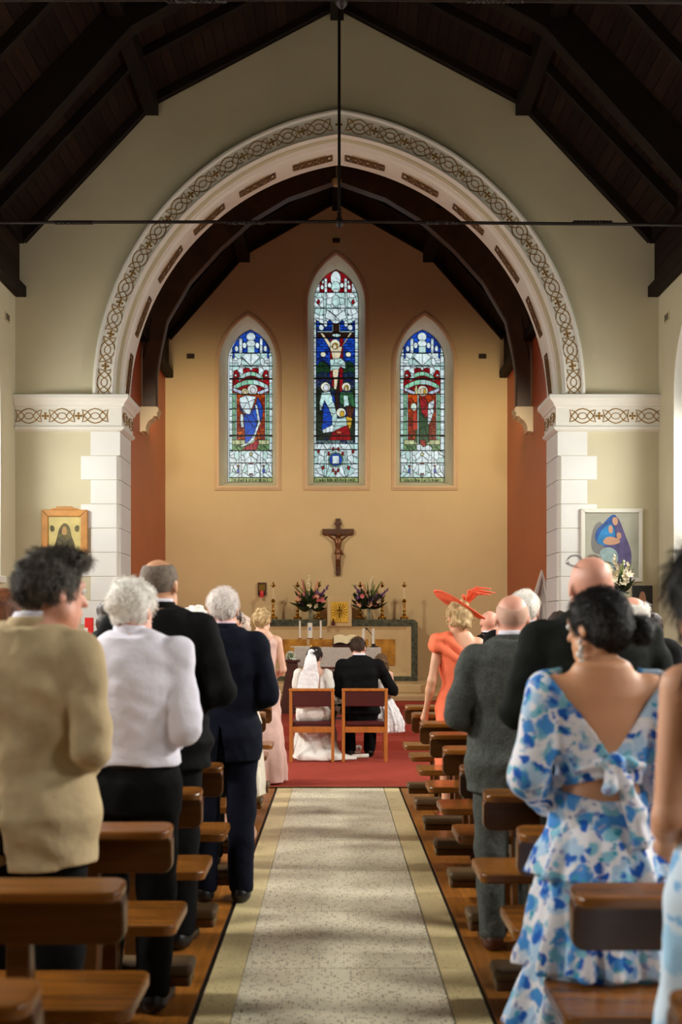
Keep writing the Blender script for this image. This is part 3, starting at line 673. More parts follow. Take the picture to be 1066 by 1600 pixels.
def side_window(win, c, fig):
    d = Design(c-34.5, c+34.5, 515, 753.5, 565)
    d.rect(c-36, c+36, 514, 556, BLU, d.vor(20, (c-35, c, 514, 556), 3), .4)
    d.ell(c, 526.5, 7.2, 6.6, WHT); d.ell(c, 537, 7, 5.4, WHT); d.rect(c-5.5, c+5.5, 541.5, 552, PALE)
    for s in (-1, 1):
        d.rect(c+s*16-2.4, c+s*16+2.4, 529, 552, WHT, d.vrows(9)); d.ell(c+s*10, 540, 3.2, 4.8, WHT); d.ell(c+s*22.5, 545, 2.8, 4.6, WHT); d.ell(c+s*33, 545, 4, 12, WHT, d.vrows(8))
    grisaille(d, c-36, c+36, 551.5, 592, 24, 15)
    for s in (-1, 1):
        d.rect(c+s*27-1.2, c+s*27+1.2, 551, 560, BLU); d.poly([(c, 572), (c+s*14, 558), (c+s*9, 553), (c, 553)], WHT); d.poly([(c, 572), (c+s*15, 570), (c+s*14, 560)], PALE)
        d.poly([(c+s*27, 580), (c+s*22, 578), (c+s*16, 590), (c+s*28, 592)], RED, d.vor(5, (c-28, c, 578, 592), 5)); d.ell(c+s*24, 587, 2, 2, PALE)
    d.rect(c-12, c+12, 576, 592, RED, d.vor(6, (c-12, c, 576, 592), 5), .4); d.ell(c, 576, 2.4, 3, WHT)
    d.rect(c-29, c+29, 592, 618, RED, d.vor(14, (c-28, c, 592, 618), 6), .4)
    d.arcband(c-19, c+19, 590, 581, 6.5, [PALE, srgb(150, 206, 170)], 8); d.arcband(c-27, c+27, 603, 593.5, 7.5, [PALE, srgb(150, 206, 170)], 9)
    border(d, c-36, c+36, 556, 704, 7)
    for s in (-1, 1):
        d.rect(*sorted((c+s*24, c+s*29)), 614, 690, GRN, d.vrows(11), .3); d.rect(*sorted((c+s*22.2, c+s*24)), 614, 690, PALE, d.vrows(14))
        d.poly([(c+s*27.5, 606), (c+s*27.5, 611), (c+s*12, 618), (c+s*9, 613)], LAV, np.floor(d.X/7).astype(int))
    d.rect(c-22.2, c+22.2, 616, 690, [ORG, srgb(150, 44, 10)], d.vor(34, (c-22, c, 614, 690), 8), .35)
    d.rect(c-29, c+29, 688, 696, srgb(190, 190, 140), np.floor(d.X/8).astype(int), .2); d.rect(c-29, c+29, 695, 704, srgb(90, 130, 80), d.vor(12, (c-28, c, 695, 704), 4), .4)
    if fig == 'virgin':
        d.poly([(c-16, 629), (c-9, 636), (c-12, 646), (c-17, 640)], BLU); d.poly([(c+10, 620), (c+15, 628), (c+19, 640), (c+17, 655), (c+12, 666), (c+5, 668), (c+6, 640)], BLU, d.vor(4, (c+5, c+19, 620, 668), 2, False))
        d.poly([(c-11, 648), (c, 645), (c+6, 634), (c+12, 650), (c+9, 664), (c+5, 684), (c-2, 690), (c-9, 694), (c-10, 672)], srgb(34, 84, 188), d.vor(7, (c-11, c+12, 636, 694), 4, False))
        d.poly([(c-18, 622), (c-8, 618), (c+8, 620), (c+4, 632), (c-2, 648), (c-11, 646), (c-15, 637), (c-18, 629)], WHT, d.vor(7, (c-18, c+8, 618, 648), 3, False))
        d.poly([(c-16, 646), (c-12, 648), (c-11, 668), (c-15, 668), (c-17, 656)], WHT); d.poly([(c+6, 631), (c+10, 634), (c+15, 660), (c+9, 676), (c+6, 686), (c-2, 694), (c-16, 699), (c-15, 696), (c-3, 690), (c+5, 678), (c+11, 660), (c+8, 642)], WHT, np.floor(d.Y/9).astype(int))
        d.poly([(c-10, 699), (c+2, 693), (c+10, 686), (c+13, 692), (c+9, 703), (c-13, 704)], srgb(170, 36, 56), np.floor(d.X/6).astype(int))
        d.ell(c+2.5, 609, 8, 8, srgb(238, 234, 224)); d.ell(c+3, 610, 4, 5, srgb(226, 220, 216)); d.ell(c-9.5, 612.5, 5.2, 5.2, srgb(226, 210, 150)); d.ell(c-9.5, 613.5, 3, 3.6, SKN)
    else:
        d.poly([(c-5, 624), (c+9, 628), (c+11, 660), (c+11, 690), (c+3, 697), (c-4, 694), (c-7, 660)], srgb(40, 78, 48), d.vor(9, (c-7, c+11, 624, 697), 4, False)); d.poly([(c-10, 672), (c-4, 670), (c-5, 695), (c-11, 690)], srgb(52, 84, 44))
        d.poly([(c-14, 642), (c-8, 641), (c-7, 672), (c-15, 672)], srgb(200, 58, 40), np.floor(d.Y/15).astype(int)); d.poly([(c-4, 623), (c+6, 624), (c+10, 634), (c+11, 648), (c+6, 654), (c-1, 646), (c-3, 634)], srgb(170, 28, 40), d.vor(5, (c-4, c+11, 623, 654), 3, False))
        d.poly([(c+10, 630), (c+19, 625), (c+18, 645), (c+13, 660), (c+9, 664), (c+9, 645)], WHT, d.vor(7, (c+9, c+19, 625, 664), 3, False)); d.ell(c-13, 636, 4.8, 6, srgb(216, 226, 204)); d.rect(c-7.4, c-5.4, 612, 696, PALE, d.vrows(22)); d.poly([(c-12, 610), (c-9, 600), (c-6, 612), (c-4, 618), (c-10, 616)], srgb(210, 200, 140))
        d.poly([(c-3, 688), (c+5, 688), (c+6, 698), (c-3, 698)], RED); d.poly([(c-9, 696), (c-3, 694), (c+2, 699), (c+10, 695), (c+16, 700), (c+14, 704), (c-8, 704)], WHT, np.floor(d.X/7).astype(int))
        d.ell(c+1, 611, 8, 8.2, srgb(238, 230, 206)); d.ell(c+1, 612, 4.4, 5.4, SKN); d.ell(c+4.4, 612, 1.8, 5, GLD)
    grisaille(d, c-36, c+36, 704, 747, 22, 31)
    for s in (-1, 1): d.rect(c+s*17-1.6, c+s*17+1.6, 706, 746, WHT, d.vrows(13)); d.ell(c+s*20, 736, 1.8, 4, BLU); d.ell(c+s*20, 729, 1.4, 2, RED)
    d.rect(c-5.5, c+5.5, 726, 743, WHT); d.rect(c-3, c+3, 723.5, 726, RED); d.rect(c-3, c+3, 740, 742, RED); d.ell(c, 710, 2.4, 2.4, srgb(228, 214, 150))
    d.rect(c-36, c+36, 746.5, 754, YGR, np.floor(d.X/11).astype(int)); d.letters(c-30, c+30, 748, 752.2)
    for y in (551.5, 572, 592, 616, 639, 659, 680.5, 704, 723.5, 746.5): d.bar(y, 1.1 if y not in (592, 680.5) else 1.7)
    d.make(win, YG)
LAB = ('stained glass lancet of a blue-robed mother and child, left of three', 'tall central stained glass lancet with a crucifixion scene', 'stained glass lancet of a saint in red and green, right of three')
for k, (xc, hw, z0, zs, rise) in enumerate(WINS):
    win = thing('window_%d' % wn, LAB[k], 'window', kind='structure'); wn += 1
    def outl(hw_, z0_, zs_, r_, y): return [(xc+a, y, b) for a, b in [(-hw_, z0_)]+[(x, zs_+z) for x, z in arch_curve(hw_, r_, 14)]+[(hw_, z0_)]]
    mb = MB(); g_hw = .457; dz = .0
    gl_apex = CH+(VY-(421 if k == 1 else 515))*YG/F_PX; gl_spr = CH+(VY-(472 if k == 1 else 565))*YG/F_PX; gl_bot = CH+(VY-753.5)*YG/F_PX
    A = outl(hw, z0, zs, rise, YC); B = outl(g_hw, gl_bot, gl_spr, gl_apex-gl_spr, YG)
    mb.grid([A, B]); mb.build('window_reveal', M_reveal, win, smooth=40)
    MB().add([A[0], A[-1], B[-1], B[0]], [(0, 1, 2, 3)]).build('window_sill', M_reveal, win)
    mb = MB(); pr = [(.0, .0), (.0, -.03), (.022, -.045), (.045, -.045), (.05, -.03), (.07, -.03), (.085, -.02), (.085, 0)]
    mb.grid([outl(hw+o, z0-o, zs, rise+o*1.2, YC+d_) for o, d_ in pr], closed=True); mb.build('window_surround', M_surround, win, smooth=40)
    mb = MB(); C_ = outl(g_hw+.04, gl_bot-.04, gl_spr, gl_apex-gl_spr+.05, YG+.012); D_ = outl(g_hw-.012, gl_bot+.01, gl_spr, gl_apex-gl_spr-.015, YG+.012)
    mb.grid([C_, D_], closed=True); mb.build('lead_frame', M_lead, win)
    if k == 1: centre_window(win)
    else: side_window(win, 392.5 if k == 0 else 660, 'virgin' if k == 0 else 'saint')

# ================================================================ implicit surfaces for organic shapes
class Field:
    def __init__(s, lo, hi, h):
        s.h = h; s.lo = np.array(lo, float); s.n = np.ceil((np.array(hi)-s.lo)/h).astype(int)+2
        s.F = np.full(s.n, 1.0, np.float32)
    def sl(s, lo, hi):
        a = np.clip(np.floor((np.array(lo)-s.lo)/s.h).astype(int), 0, s.n-1); b = np.clip(np.ceil((np.array(hi)-s.lo)/s.h).astype(int)+1, 1, s.n)
        if np.any(b <= a): return None, None
        g = [(s.lo[i]+np.arange(a[i], b[i])*s.h).astype(np.float32) for i in range(3)]
        return tuple(slice(a[i], b[i]) for i in range(3)), (g[0][:, None, None], g[1][None, :, None], g[2][None, None, :])
    def comb(s, sl, d, k, op='u'):
        f = s.F[sl]
        if op == 'u':
            if k > 0:
                hh = np.clip(.5+.5*(f-d)/k, 0, 1); s.F[sl] = f+(d-f)*hh-k*hh*(1-hh)
            else: s.F[sl] = np.minimum(f, d)
        elif op == 's': s.F[sl] = np.maximum(f, -d) if k <= 0 else -s._smin(-f, d, k)
        elif op == 'i': s.F[sl] = np.maximum(f, d)
    @staticmethod
    def _smin(a, b, k):
        hh = np.clip(.5+.5*(b-a)/k, 0, 1); return b+(a-b)*hh-k*hh*(1-hh)
    def cap(s, a, b, ra, rb=None, k=.02, op='u'):
        rb = ra if rb is None else rb; a = np.array(a, float); b = np.array(b, float); R = max(ra, rb)+2*k+2*s.h+.01
        sl, g = s.sl(np.minimum(a, b)-R, np.maximum(a, b)+R)
        if sl is None: return s
        ab = b-a; L2 = float(ab@ab)+1e-12
        t = np.clip(((g[0]-a[0])*ab[0]+(g[1]-a[1])*ab[1]+(g[2]-a[2])*ab[2])/L2, 0, 1)
        d = np.sqrt((g[0]-a[0]-t*ab[0])**2+(g[1]-a[1]-t*ab[1])**2+(g[2]-a[2]-t*ab[2])**2)-(ra+(rb-ra)*t)
        s.comb(sl, d, k, op); return s
    def ell(s, c, r, k=.02, R=None, op='u'):
        c = np.array(c, float); r = np.array(r, float); m = r.max()+2*k+2*s.h+.01
        sl, g = s.sl(c-m, c+m)
        if sl is None: return s
        q = [g[i]-c[i] for i in range(3)]
        if R is not None: q = [sum(R[j][i]*q[j] for j in range(3)) for i in range(3)]
        k0 = np.sqrt((q[0]/r[0])**2+(q[1]/r[1])**2+(q[2]/r[2])**2)
        k1 = np.sqrt((q[0]/r[0]**2)**2+(q[1]/r[1]**2)**2+(q[2]/r[2]**2)**2)+1e-6
        s.comb(sl, k0*(k0-1)/k1, k, op); return s
    def col(s, tab, k=.02, fold=0, nf=9, ph=0, op='u', power=2.0):
        """elliptic column: rows (z, cx, cy, rx, ry)"""
        tab = np.array(sorted(tab), float); m = 2*k+2*s.h+.01
        lo = [(tab[:, 1]-tab[:, 3]).min()-m-abs(fold)*2, (tab[:, 2]-tab[:, 4]).min()-m-abs(fold)*2, tab[0, 0]-m]; hi = [(tab[:, 1]+tab[:, 3]).max()+m+abs(fold)*2, (tab[:, 2]+tab[:, 4]).max()+m+abs(fold)*2, tab[-1, 0]+m]
        sl, g = s.sl(lo, hi)
        if sl is None: return s
        z = g[2].ravel(); I = [np.interp(z, tab[:, 0], tab[:, i])[None, None, :].astype(np.float32) for i in range(1, 5)]
        x = g[0]-I[0]; y = g[1]-I[1]; rx, ry = I[2], I[3]
        if fold:
            th = np.arctan2(y, x); amp = fold*np.clip((tab[-1, 0]-g[2])/(tab[-1, 0]-tab[0, 0]), 0, 1)
            f = 1+amp*(np.sin(nf*th+ph)+.5*np.sin((nf*2-3)*th+ph*2.3+g[2]*3))/np.maximum(rx, .05)
            rx = rx*f; ry = ry*f
        if power == 2: rr = np.sqrt((x/rx)**2+(y/ry)**2)
        else: rr = (np.abs(x/rx)**power+np.abs(y/ry)**power)**(1/power)
        d = (rr-1)*np.minimum(rx, ry); dz = np.maximum(tab[0, 0]-g[2], g[2]-tab[-1, 0])
        d = np.where(dz > 0, np.sqrt(np.maximum(d, 0)**2+dz**2), np.maximum(d, dz)); s.comb(sl, d, k, op); return s
    def plane(s, p, n):
        """keep the side the normal n points away from"""
        g = [(s.lo[i]+np.arange(s.n[i])*s.h).astype(np.float32) for i in range(3)]
        d = (g[0][:, None, None]-p[0])*n[0]+(g[1][None, :, None]-p[1])*n[1]+(g[2][None, None, :]-p[2])*n[2]
        s.F = np.maximum(s.F, d); return s
    def noise(s, amp, freq, seed=0, n=5, zs=1.0):
        rg = np.random.RandomState(seed); g = [(s.lo[i]+np.arange(s.n[i])*s.h).astype(np.float32) for i in range(3)]
        band = np.abs(s.F) < amp*4+s.h*2
        ix = np.nonzero(band); x, y, z = g[0][ix[0]], g[1][ix[1]], g[2][ix[2]]; t = 0
        for i in range(n):
            d = rg.randn(3); d /= np.linalg.norm(d); f = freq*(1+.9*rg.rand())
            w = np.sin((x*d[1]+y*d[2]+z*d[0])*f*.5+rg.rand()*6)
            t = t+np.sin((x*d[0]+y*d[1]+z*d[2]*zs)*f+rg.rand()*6.28+1.4*w)
        s.F[ix] += amp*t/n**.5; return s
    def mesh(s, name, mats, shift=(0, 0, 0), it=1):
        F = s.F; S = F < 0; n = np.array(F.shape)-1
        c = [S[i:i+n[0], j:j+n[1], k:k+n[2]] for i in (0, 1) for j in (0, 1) for k in (0, 1)]
        al = c[0].copy(); an = c[0].copy()
        for q in c[1:]: al &= q; an |= q
        act = an & ~al; ix = np.stack(np.nonzero(act), 1)
        idm = np.full(n, -1, np.int64); idm[act] = np.arange(len(ix))
        acc = np.zeros((len(ix), 3)); cn = np.zeros(len(ix))
        for ax in range(3):
            for u in (0, 1):
                for v in (0, 1):
                    o = [0, 0, 0]; o[(ax+1) % 3] = u; o[(ax+2) % 3] = v; e = list(o); e[ax] = 1
                    a = F[ix[:, 0]+o[0], ix[:, 1]+o[1], ix[:, 2]+o[2]]; b = F[ix[:, 0]+e[0], ix[:, 1]+e[1], ix[:, 2]+e[2]]
                    m = (a < 0) != (b < 0); t = a[m]/(a[m]-b[m]); p = np.tile(np.array(o, float), (m.sum(), 1)); p[:, ax] = t
                    acc[m] += p; cn[m] += 1
        V = (ix+acc/np.maximum(cn, 1)[:, None])*s.h+s.lo
        Q = []
        for ax in range(3):
            a1, a2 = (ax+1) % 3, (ax+2) % 3
            sa = [slice(None)]*3; sb = [slice(None)]*3; sa[ax] = slice(0, -1); sb[ax] = slice(1, None)
            A = S[tuple(sa)]; B = S[tuple(sb)]; ch = A != B
            e = np.stack(np.nonzero(ch), 1); ok = (e[:, a1] > 0) & (e[:, a2] > 0) & (e[:, a1] < n[a1]) & (e[:, a2] < n[a2]); e = e[ok]
            def cell(d1, d2):
                q = e.copy(); q[:, a1] -= d1; q[:, a2] -= d2; return idm[q[:, 0], q[:, 1], q[:, 2]]
            q = np.stack([cell(1, 1), cell(0, 1), cell(0, 0), cell(1, 0)], 1); fl_ = ~A[e[:, 0], e[:, 1], e[:, 2]]
            q[fl_] = q[fl_][:, ::-1]; Q.append(q)
        Q = np.concatenate(Q)
        for _ in range(it):     # light smoothing
            sm = np.zeros_like(V); cc_ = np.zeros(len(V))
            for a, b in ((0, 1), (1, 2), (2, 3), (3, 0)):
                np.add.at(sm, Q[:, a], V[Q[:, b]]); np.add.at(sm, Q[:, b], V[Q[:, a]]); np.add.at(cc_, Q[:, a], 1); np.add.at(cc_, Q[:, b], 1)
            V = V*.5+.5*sm/np.maximum(cc_, 1)[:, None]
        V = V+np.array(shift)
        me = bpy.data.meshes.new(name); me.vertices.add(len(V)); me.vertices.foreach_set('co', V.astype(np.float32).ravel())
        me.loops.add(len(Q)*4); me.loops.foreach_set('vertex_index', Q.astype(np.int32).ravel()); me.polygons.add(len(Q))
        me.polygons.foreach_set('loop_start', np.arange(0, len(Q)*4, 4, dtype=np.int32)); me.polygons.foreach_set('loop_total', np.full(len(Q), 4, np.int32))
        me.polygons.foreach_set('use_smooth', np.ones(len(Q), bool)); me.update(calc_edges=True)
        for m in (mats if isinstance(mats, (list, tuple)) else [mats]): me.materials.append(m)
        return me

# ================================================================ sanctuary
M_wood = mat('brown_pew_timber', srgb(82, 46, 14), .26, var=.35, vscale=4, stretch=(.5, 6, 6), objvar=.10, bump=.05, bscale=60)
M_marble = mat('beige_marble', srgb(206, 182, 142), .3, var=.12, vscale=3)
M_green = mat('green_black_marble', srgb(46, 52, 44), .25, var=.55, vscale=14, col2=srgb(96, 100, 84))
M_yellow = mat('amber_marble', srgb(214, 160, 66), .3, var=.5, vscale=4, col2=srgb(128, 74, 24), detail=8)
M_granite = mat('grey_granite', srgb(222, 212, 198), .5, var=.25, vscale=55, col2=srgb(176, 164, 152))
M_pinkgr = mat('pink_granite', srgb(190, 158, 138), .5, var=.3, vscale=45, col2=srgb(140, 112, 98))
M_brass = mat('polished_brass', srgb(200, 158, 72), .22, metal=1)
M_goldr = mat('gold_relief', srgb(236, 196, 84), .3, metal=.75, bump=1.0, bscale=38, bdist=.03)
M_wax = mat('white_wax', srgb(238, 234, 220), .5, sss=.2)
M_black = mat('matt_black', srgb(18, 17, 17), .5)
M_cruc = mat('dark_crucifix_wood', srgb(84, 48, 26), .45, var=.3, vscale=8)
M_bronze = mat('bronze_figure', srgb(110, 66, 36), .35, metal=.35)
M_clear = bpy.data.materials.new('clear_glass'); M_clear.use_nodes = True
_b = M_clear.node_tree.nodes['Principled BSDF']; _b.inputs['Base Color'].default_value = (.85, .92, .88, 1); _b.inputs['Roughness'].default_value = .05; _b.inputs['Transmission Weight'].default_value = .9; _b.inputs['IOR'].default_value = 1.3
M_wood_lit = mat('lit_pew_timber', srgb(120, 72, 24), .24, var=.35, vscale=4, stretch=(.5, 6, 6), objvar=.10, bump=.05, bscale=60)  # lighter copy of the pew timber: light on seat and ledge tops painted in
def step_plat(name, label, yf, hw, ych, hw2, z0, z1):
    c = .05
    pts = [(c-hw, yf), (c+hw, yf), (c+hw2, ych), (c+hw2, 22.88), (c-hw2, 22.88), (c-hw2, ych)]
    o = MB().prism([(x, y, z0) for x, y in pts], (0, 0, z1-z0)).build(name, M_marble, label=label, cat='step', bevel=.012); return o
step_plat('altar_step', 'lower beige marble altar step with angled corners', 19.8, 1.56, 20.35, 2.05, .272, .37)
step_plat('altar_step', 'upper beige marble altar step under the high altar', 20.6, 1.46, 21.0, 1.75, .372, .52)
# high altar
ha = thing('high_altar', 'marble high altar with amber panels and dark green border', 'altar', (.05, 22.1, .52))
MB().box(-1.49, 1.49, .02, .74, 0, 1.044).build('altar_body', M_marble, ha)
top = [(-1.51, 1.06), (-1.51, 1.12), (-1.44, 1.18), (-.24, 1.18), (-.24, 1.046), (-1.385, 1.046), (-1.385, .04), (-1.51, .04)]
for s in (-1, 1):
    MB().prism([(s*x, -.02, z) for x, z in top], (0, .76, 0)).build('green_border', M_green, ha, bevel=.006)
MB().box(-1.51, 1.51, -.03, .72, 0, .09).build('plinth', M_green, ha, bevel=.008)
fr = MB(); oq = [(-1.385, .09), (1.385, .09), (1.385, 1.07), (-1.385, 1.07)]; iq = [(-1.2, .2), (1.2, .2), (1.2, .92), (-1.2, .92)]
fr.grid([[(x, -.015, z) for x, z in oq], [(x*.995, -.015, z) for x, z in [(-1.36, .11), (1.36, .11), (1.36, 1.05), (-1.36, 1.05)]], [(x, .05, z) for x, z in iq], [(x, .07, z) for x, z in iq]], closed=True)
fr.build('moulded_frame', M_marble, ha)
for x0, x1 in ((-1.06, -.12), (.0, .62), (.70, 1.06)):
    pass
for x0, x1 in ((-1.08, -.62), (-.56, .56), (.62, 1.08)):
    MB().box(x0, x1, .0, .04, .3, .8).build('amber_panel', M_yellow, ha, bevel=.006)
# tabernacle
tb = thing('tabernacle', 'cream stone tabernacle with embossed gold door on the high altar', 'tabernacle', (.06, 22.1, 1.566))
MB().prism([(x, -.04, z) for x, z in ((-.235, 0), (.235, 0), (.235, .55), (.15, .585), (0, .605), (-.15, .585), (-.235, .55))], (0, .5, 0)).build('tabernacle_case', M_marble, tb, bevel=.01)
db = MB().box(-.165, .165, -.055, -.03, .07, .47).build('gold_door', M_goldr, tb, bevel=.01)
mb = MB()
for k in range(18):
    a = 2*PI*k/18; mb.bar((.03*math.cos(a), -.06, .27+.03*math.sin(a)), (.145*math.cos(a), -.058, .27+.17*math.sin(a)), .008, .008, up=(0, 1, 0))
mb.bar((0, -.06, .17), (0, -.06, .38), .022, .014, up=(0, 1, 0)); mb.bar((-.05, -.06, .31), (.05, -.06, .31), .022, .014, up=(0, 1, 0))
mb.build('door_relief', mat('bright_gold', srgb(236, 200, 96), .2, metal=1), db)
MB().lathe([(.0, 0), (.035, 0), (.036, .05), (.02, .085), (.008, .1), (.012, .13), (0, .14)], (-.12, -.12, 0.015), 12).build('red_glass_light', mat('dark_red_glass', srgb(70, 14, 14), .2), tb, smooth=40)
# candlesticks on the high altar
stick = [(.075, 0), (.078, .02), (.05, .045), (.03, .06), (.04, .075), (.024, .10), (.02, .13), (.034, .155), (.02, .18), (.026, .27), (.022, .31), (.042, .325), (.048, .34), (.03, .36), (.022, .38)]
stick_me = MB().lathe(stick, n=18).mesh('stem', M_brass, 50)
foot_me = MB().ball((0, 0, .0), (.022, .03, .03), 8, 6).mesh('foot', M_brass, 'all')
cup_me = MB().lathe([(.018, .60), (.02, .615), (.055, .64), (.05, .65), (.02, .655), (.014, .69), (.022, .70), (.006, .71)], n=16).mesh('drip_cup', M_brass, 50)
cnd_me = MB().lathe([(.022, .38), (.022, .6), (.0, .602)], n=14).mesh('candle', mat('cream_enamel_candle', srgb(232, 214, 176), .4), 50)
for i, cx in enumerate((167, 302, 420, 650, 772, 895)):
    x = CX+(380+cx/3.553-VX)*22.35/F_PX
    t = thing('candlestick', ('brass candlestick at the far left end of the high altar', 'brass candlestick left of the left altar flowers', 'brass candlestick between left altar flowers and tabernacle', 'brass candlestick between tabernacle and right altar flowers', 'brass candlestick right of the right altar flowers', 'brass candlestick at the far right end of the high altar')[i], 'candlestick', (x, 22.35, 1.72), group='six brass candlesticks on the high altar')
    link('stem', stick_me, t); link('candle', cnd_me, t); link('drip_cup', cup_me, t)
    for k in range(3): link('foot', foot_me, t, mw=Matrix.Translation((.07*math.cos(k*2.1+.5), .07*math.sin(k*2.1+.5), .012)))
# flower arrangements
M_leafd = mat('dark_green_leaf', srgb(34, 52, 26), .45, var=.3, vscale=20); M_leafl = mat('fresh_green_blade', srgb(96, 122, 52), .5)
M_peach = mat('peach_petal', srgb(236, 176, 148), .6, sss=.1); M_purple = mat('purple_petal', srgb(104, 60, 120), .6); M_creamf = mat('cream_petal', srgb(232, 222, 190), .6); M_mag = mat('pink_petal', srgb(206, 110, 120), .6)
def blade_mesh(name, L, w, mt, bend=.3, n=6):
    mb = MB(); rows = []
    for i in range(n+1):
        t = i/n; wd = w*math.sin(PI*(.08+.9*t))**.8*(1-t*.15); z = L*t; y = bend*L*t*t
        rows.append([(-wd, y+.15*wd, z), (0, y, z), (wd, y+.15*wd, z)])
    rows2 = [[(x, y-.004, z) for x, y, z in r] for r in rows]
    mb.grid(rows); mb.grid([r[::-1] for r in rows2]); return mb.mesh(name, mt, 'all')
def floret_mesh(name, r, mt, n=6):
    mb = MB()
    for k in range(n):
        a = 2*PI*k/n; c, s_ = math.cos(a), math.sin(a)
        rows = [[((t*r*math.cos(.2)*1)*c-w*s_*r, t*r*c*0+t*r*s_+w*c*r, r*.5*t*t+.1*r*abs(w)) for w in ww] for t, ww in ((.05, (-.06, 0, .06)), (.5, (-.32, 0, .32)), (.85, (-.28, 0, .28)), (1.05, (-.05, 0, .05)))]
        mb.grid(rows)
    mb.ball((0, 0, .1*r), .16*r, 6, 4); return mb.mesh(name, mt, 'all')
me_leaf = [blade_mesh('leaf', .22, .04, M_leafd, .5), blade_mesh('leaf', .2, .05, M_leafd, .7)]
me_bld = blade_mesh('blade', .34, .014, M_leafl, .15)
me_fl = {k: floret_mesh('blossom', .05, m) for k, m in (('p', M_peach), ('u', M_purple), ('c', M_creamf), ('m', M_mag))}
def aim(o, d, roll=0, sc=1):
    d = Vector(d).normalized(); q = d.to_track_quat('Z', 'Y').to_matrix().to_4x4()
    return Matrix.Translation(o) @ q @ Matrix.Rotation(roll, 4, 'Z') @ Matrix.Scale(sc, 4)
def bouquet(t, z0, spread, h, n_leaf, spikes, seed, blooms='pucm', nb=18, depth=.6):
    rg = random.Random(seed)
    for i in range(n_leaf):
        a = rg.uniform(0, 2*PI); el = rg.uniform(-.25, .8)
        link('leaf', rg.choice(me_leaf), t, mw=aim((.03*math.cos(a), .03*math.sin(a)*depth, z0+rg.uniform(0, .08)), (math.cos(a), math.sin(a)*depth, el), rg.uniform(-1, 1), rg.uniform(.8, 1.15)*spread/.22))
    for i in range(8):
        a = rg.uniform(0, 2*PI); link('blade', me_bld, t, mw=aim((0, 0, z0+.08), (math.cos(a)*rg.uniform(.2, .9), math.sin(a)*.4, 1), rg.uniform(0, 6), h/.42*rg.uniform(.8, 1.1)))
    for (dx, dz, c) in spikes:
        o = Vector((0, 0, z0)); e = Vector((dx, rg.uniform(-.05, .05), z0+dz))
        MB().tube([o, o.lerp(e, .5)+Vector((-dx*.08, 0, 0)), e], [.006, .005, .003], 5).build('flower_stem', M_leafl, t)
        for k in range(9):
            p = o.lerp(e, .42+.066*k); sc = 1.0-.075*k
            link('blossom', me_fl[c], t, mw=aim(p+Vector((rg.uniform(-.015, .015), -.015, 0)), (rg.uniform(-1, 1), -1, rg.uniform(0, .8)), rg.uniform(0, 6), sc))
    for i in range(nb):
        a = rg.uniform(0, 2*PI); r = spread*rg.uniform(.2, .75)
        p = (r*math.cos(a), r*math.sin(a)*depth-.03, z0+.06+rg.uniform(0, h*.4)); link('blossom', me_fl[rg.choice(blooms)], t, mw=aim(p, (p[0]*2, -1, rg.uniform(-.2, .8)), rg.uniform(0, 6), rg.uniform(.8, 1.3)))
for cx, lab, sp, seed in ((375, 'flowers in a glass vase on the high altar, left of the tabernacle', [(-.13, .52, 'm'), (-.03, .6, 'c'), (.1, .5, 'p'), (.27, .42, 'u'), (-.24, .38, 'p')], 2), (700, 'flowers in a glass vase on the high altar, right of the tabernacle', [(-.1, .45, 'p'), (.04, .58, 'c'), (.16, .42, 'p'), (.28, .36, 'u'), (-.22, .42, 'u')], 5)):
    x = CX+(380+cx/3.553-VX)*22.18/F_PX
    t = thing('flower_arrangement', 'peach and purple '+lab, 'flowers', (x, 22.2, 1.703))
    MB().lathe([(.045, 0), (.05, .01), (.042, .1), (.055, .2), (.052, .2), (.038, .1), (.044, .015)], n=18).build('glass_vase', M_clear, t, smooth=40)
    mb = MB(); rg = random.Random(seed)
    for k in range(9): a = rg.uniform(0, 6.28); mb.tube([(.02*math.cos(a), .02*math.sin(a), .012), (-.03*math.cos(a), -.03*math.sin(a), .22)], .004, 5)
    mb.build('stems', M_leafd, t, kind='stuff')
    bouquet(t, .2, .32, .62, 40, [(a_*1.35, b_*1.12, c_) for a_, b_, c_ in sp], seed, nb=26)
# crucifix
cr = thing('crucifix', 'dark wooden crucifix with bronze figure on the sanctuary wall', 'crucifix', (.035, 22.84, 2.59))
MB().box(-.05, .05, -.02, .04, 0, 1.115).build('upright', M_cruc, cr, bevel=.006)
MB().box(-.315, .315, -.025, .035, .80, .91).build('crossbeam', M_cruc, cr, bevel=.006)
MB().box(-.075, .075, -.035, -.02, .985, 1.035).build('title_plate', M_cruc, cr, bevel=.004)
f = Field((-.32, -.14, .1), (.32, .02, .95), .007)
for s in (-1, 1):
    f.cap((s*.085, -.05, .70), (s*.17, -.045, .765), .02, .017, .015).cap((s*.17, -.045, .765), (s*.27, -.04, .835), .017, .012, .01).ell((s*.275, -.04, .842), (.015, .012, .02), .008)
    f.cap((s*.03, -.055, .46), (s*.018, -.085, .30), .032, .024, .015).cap((s*.018, -.085, .30), (s*.006, -.05, .15), .024, .014, .01).cap((s*.006, -.05, .15), (s*.01, -.07, .115), .012, .01, .008)
f.col([(.44, 0, -.05, .06, .035), (.53, .0, -.055, .05, .032), (.63, 0, -.058, .068, .04), (.70, 0, -.052, .075, .032), (.72, 0, -.05, .04, .025)], .02)
f.cap((0, -.055, .71), (.01, -.075, .76), .022, .02, .015).ell((.015, -.085, .79), (.033, .04, .045), .01).ell((.015, -.06, .775), (.045, .035, .06), .01)
link('figure', f.mesh('figure', M_bronze), cr)
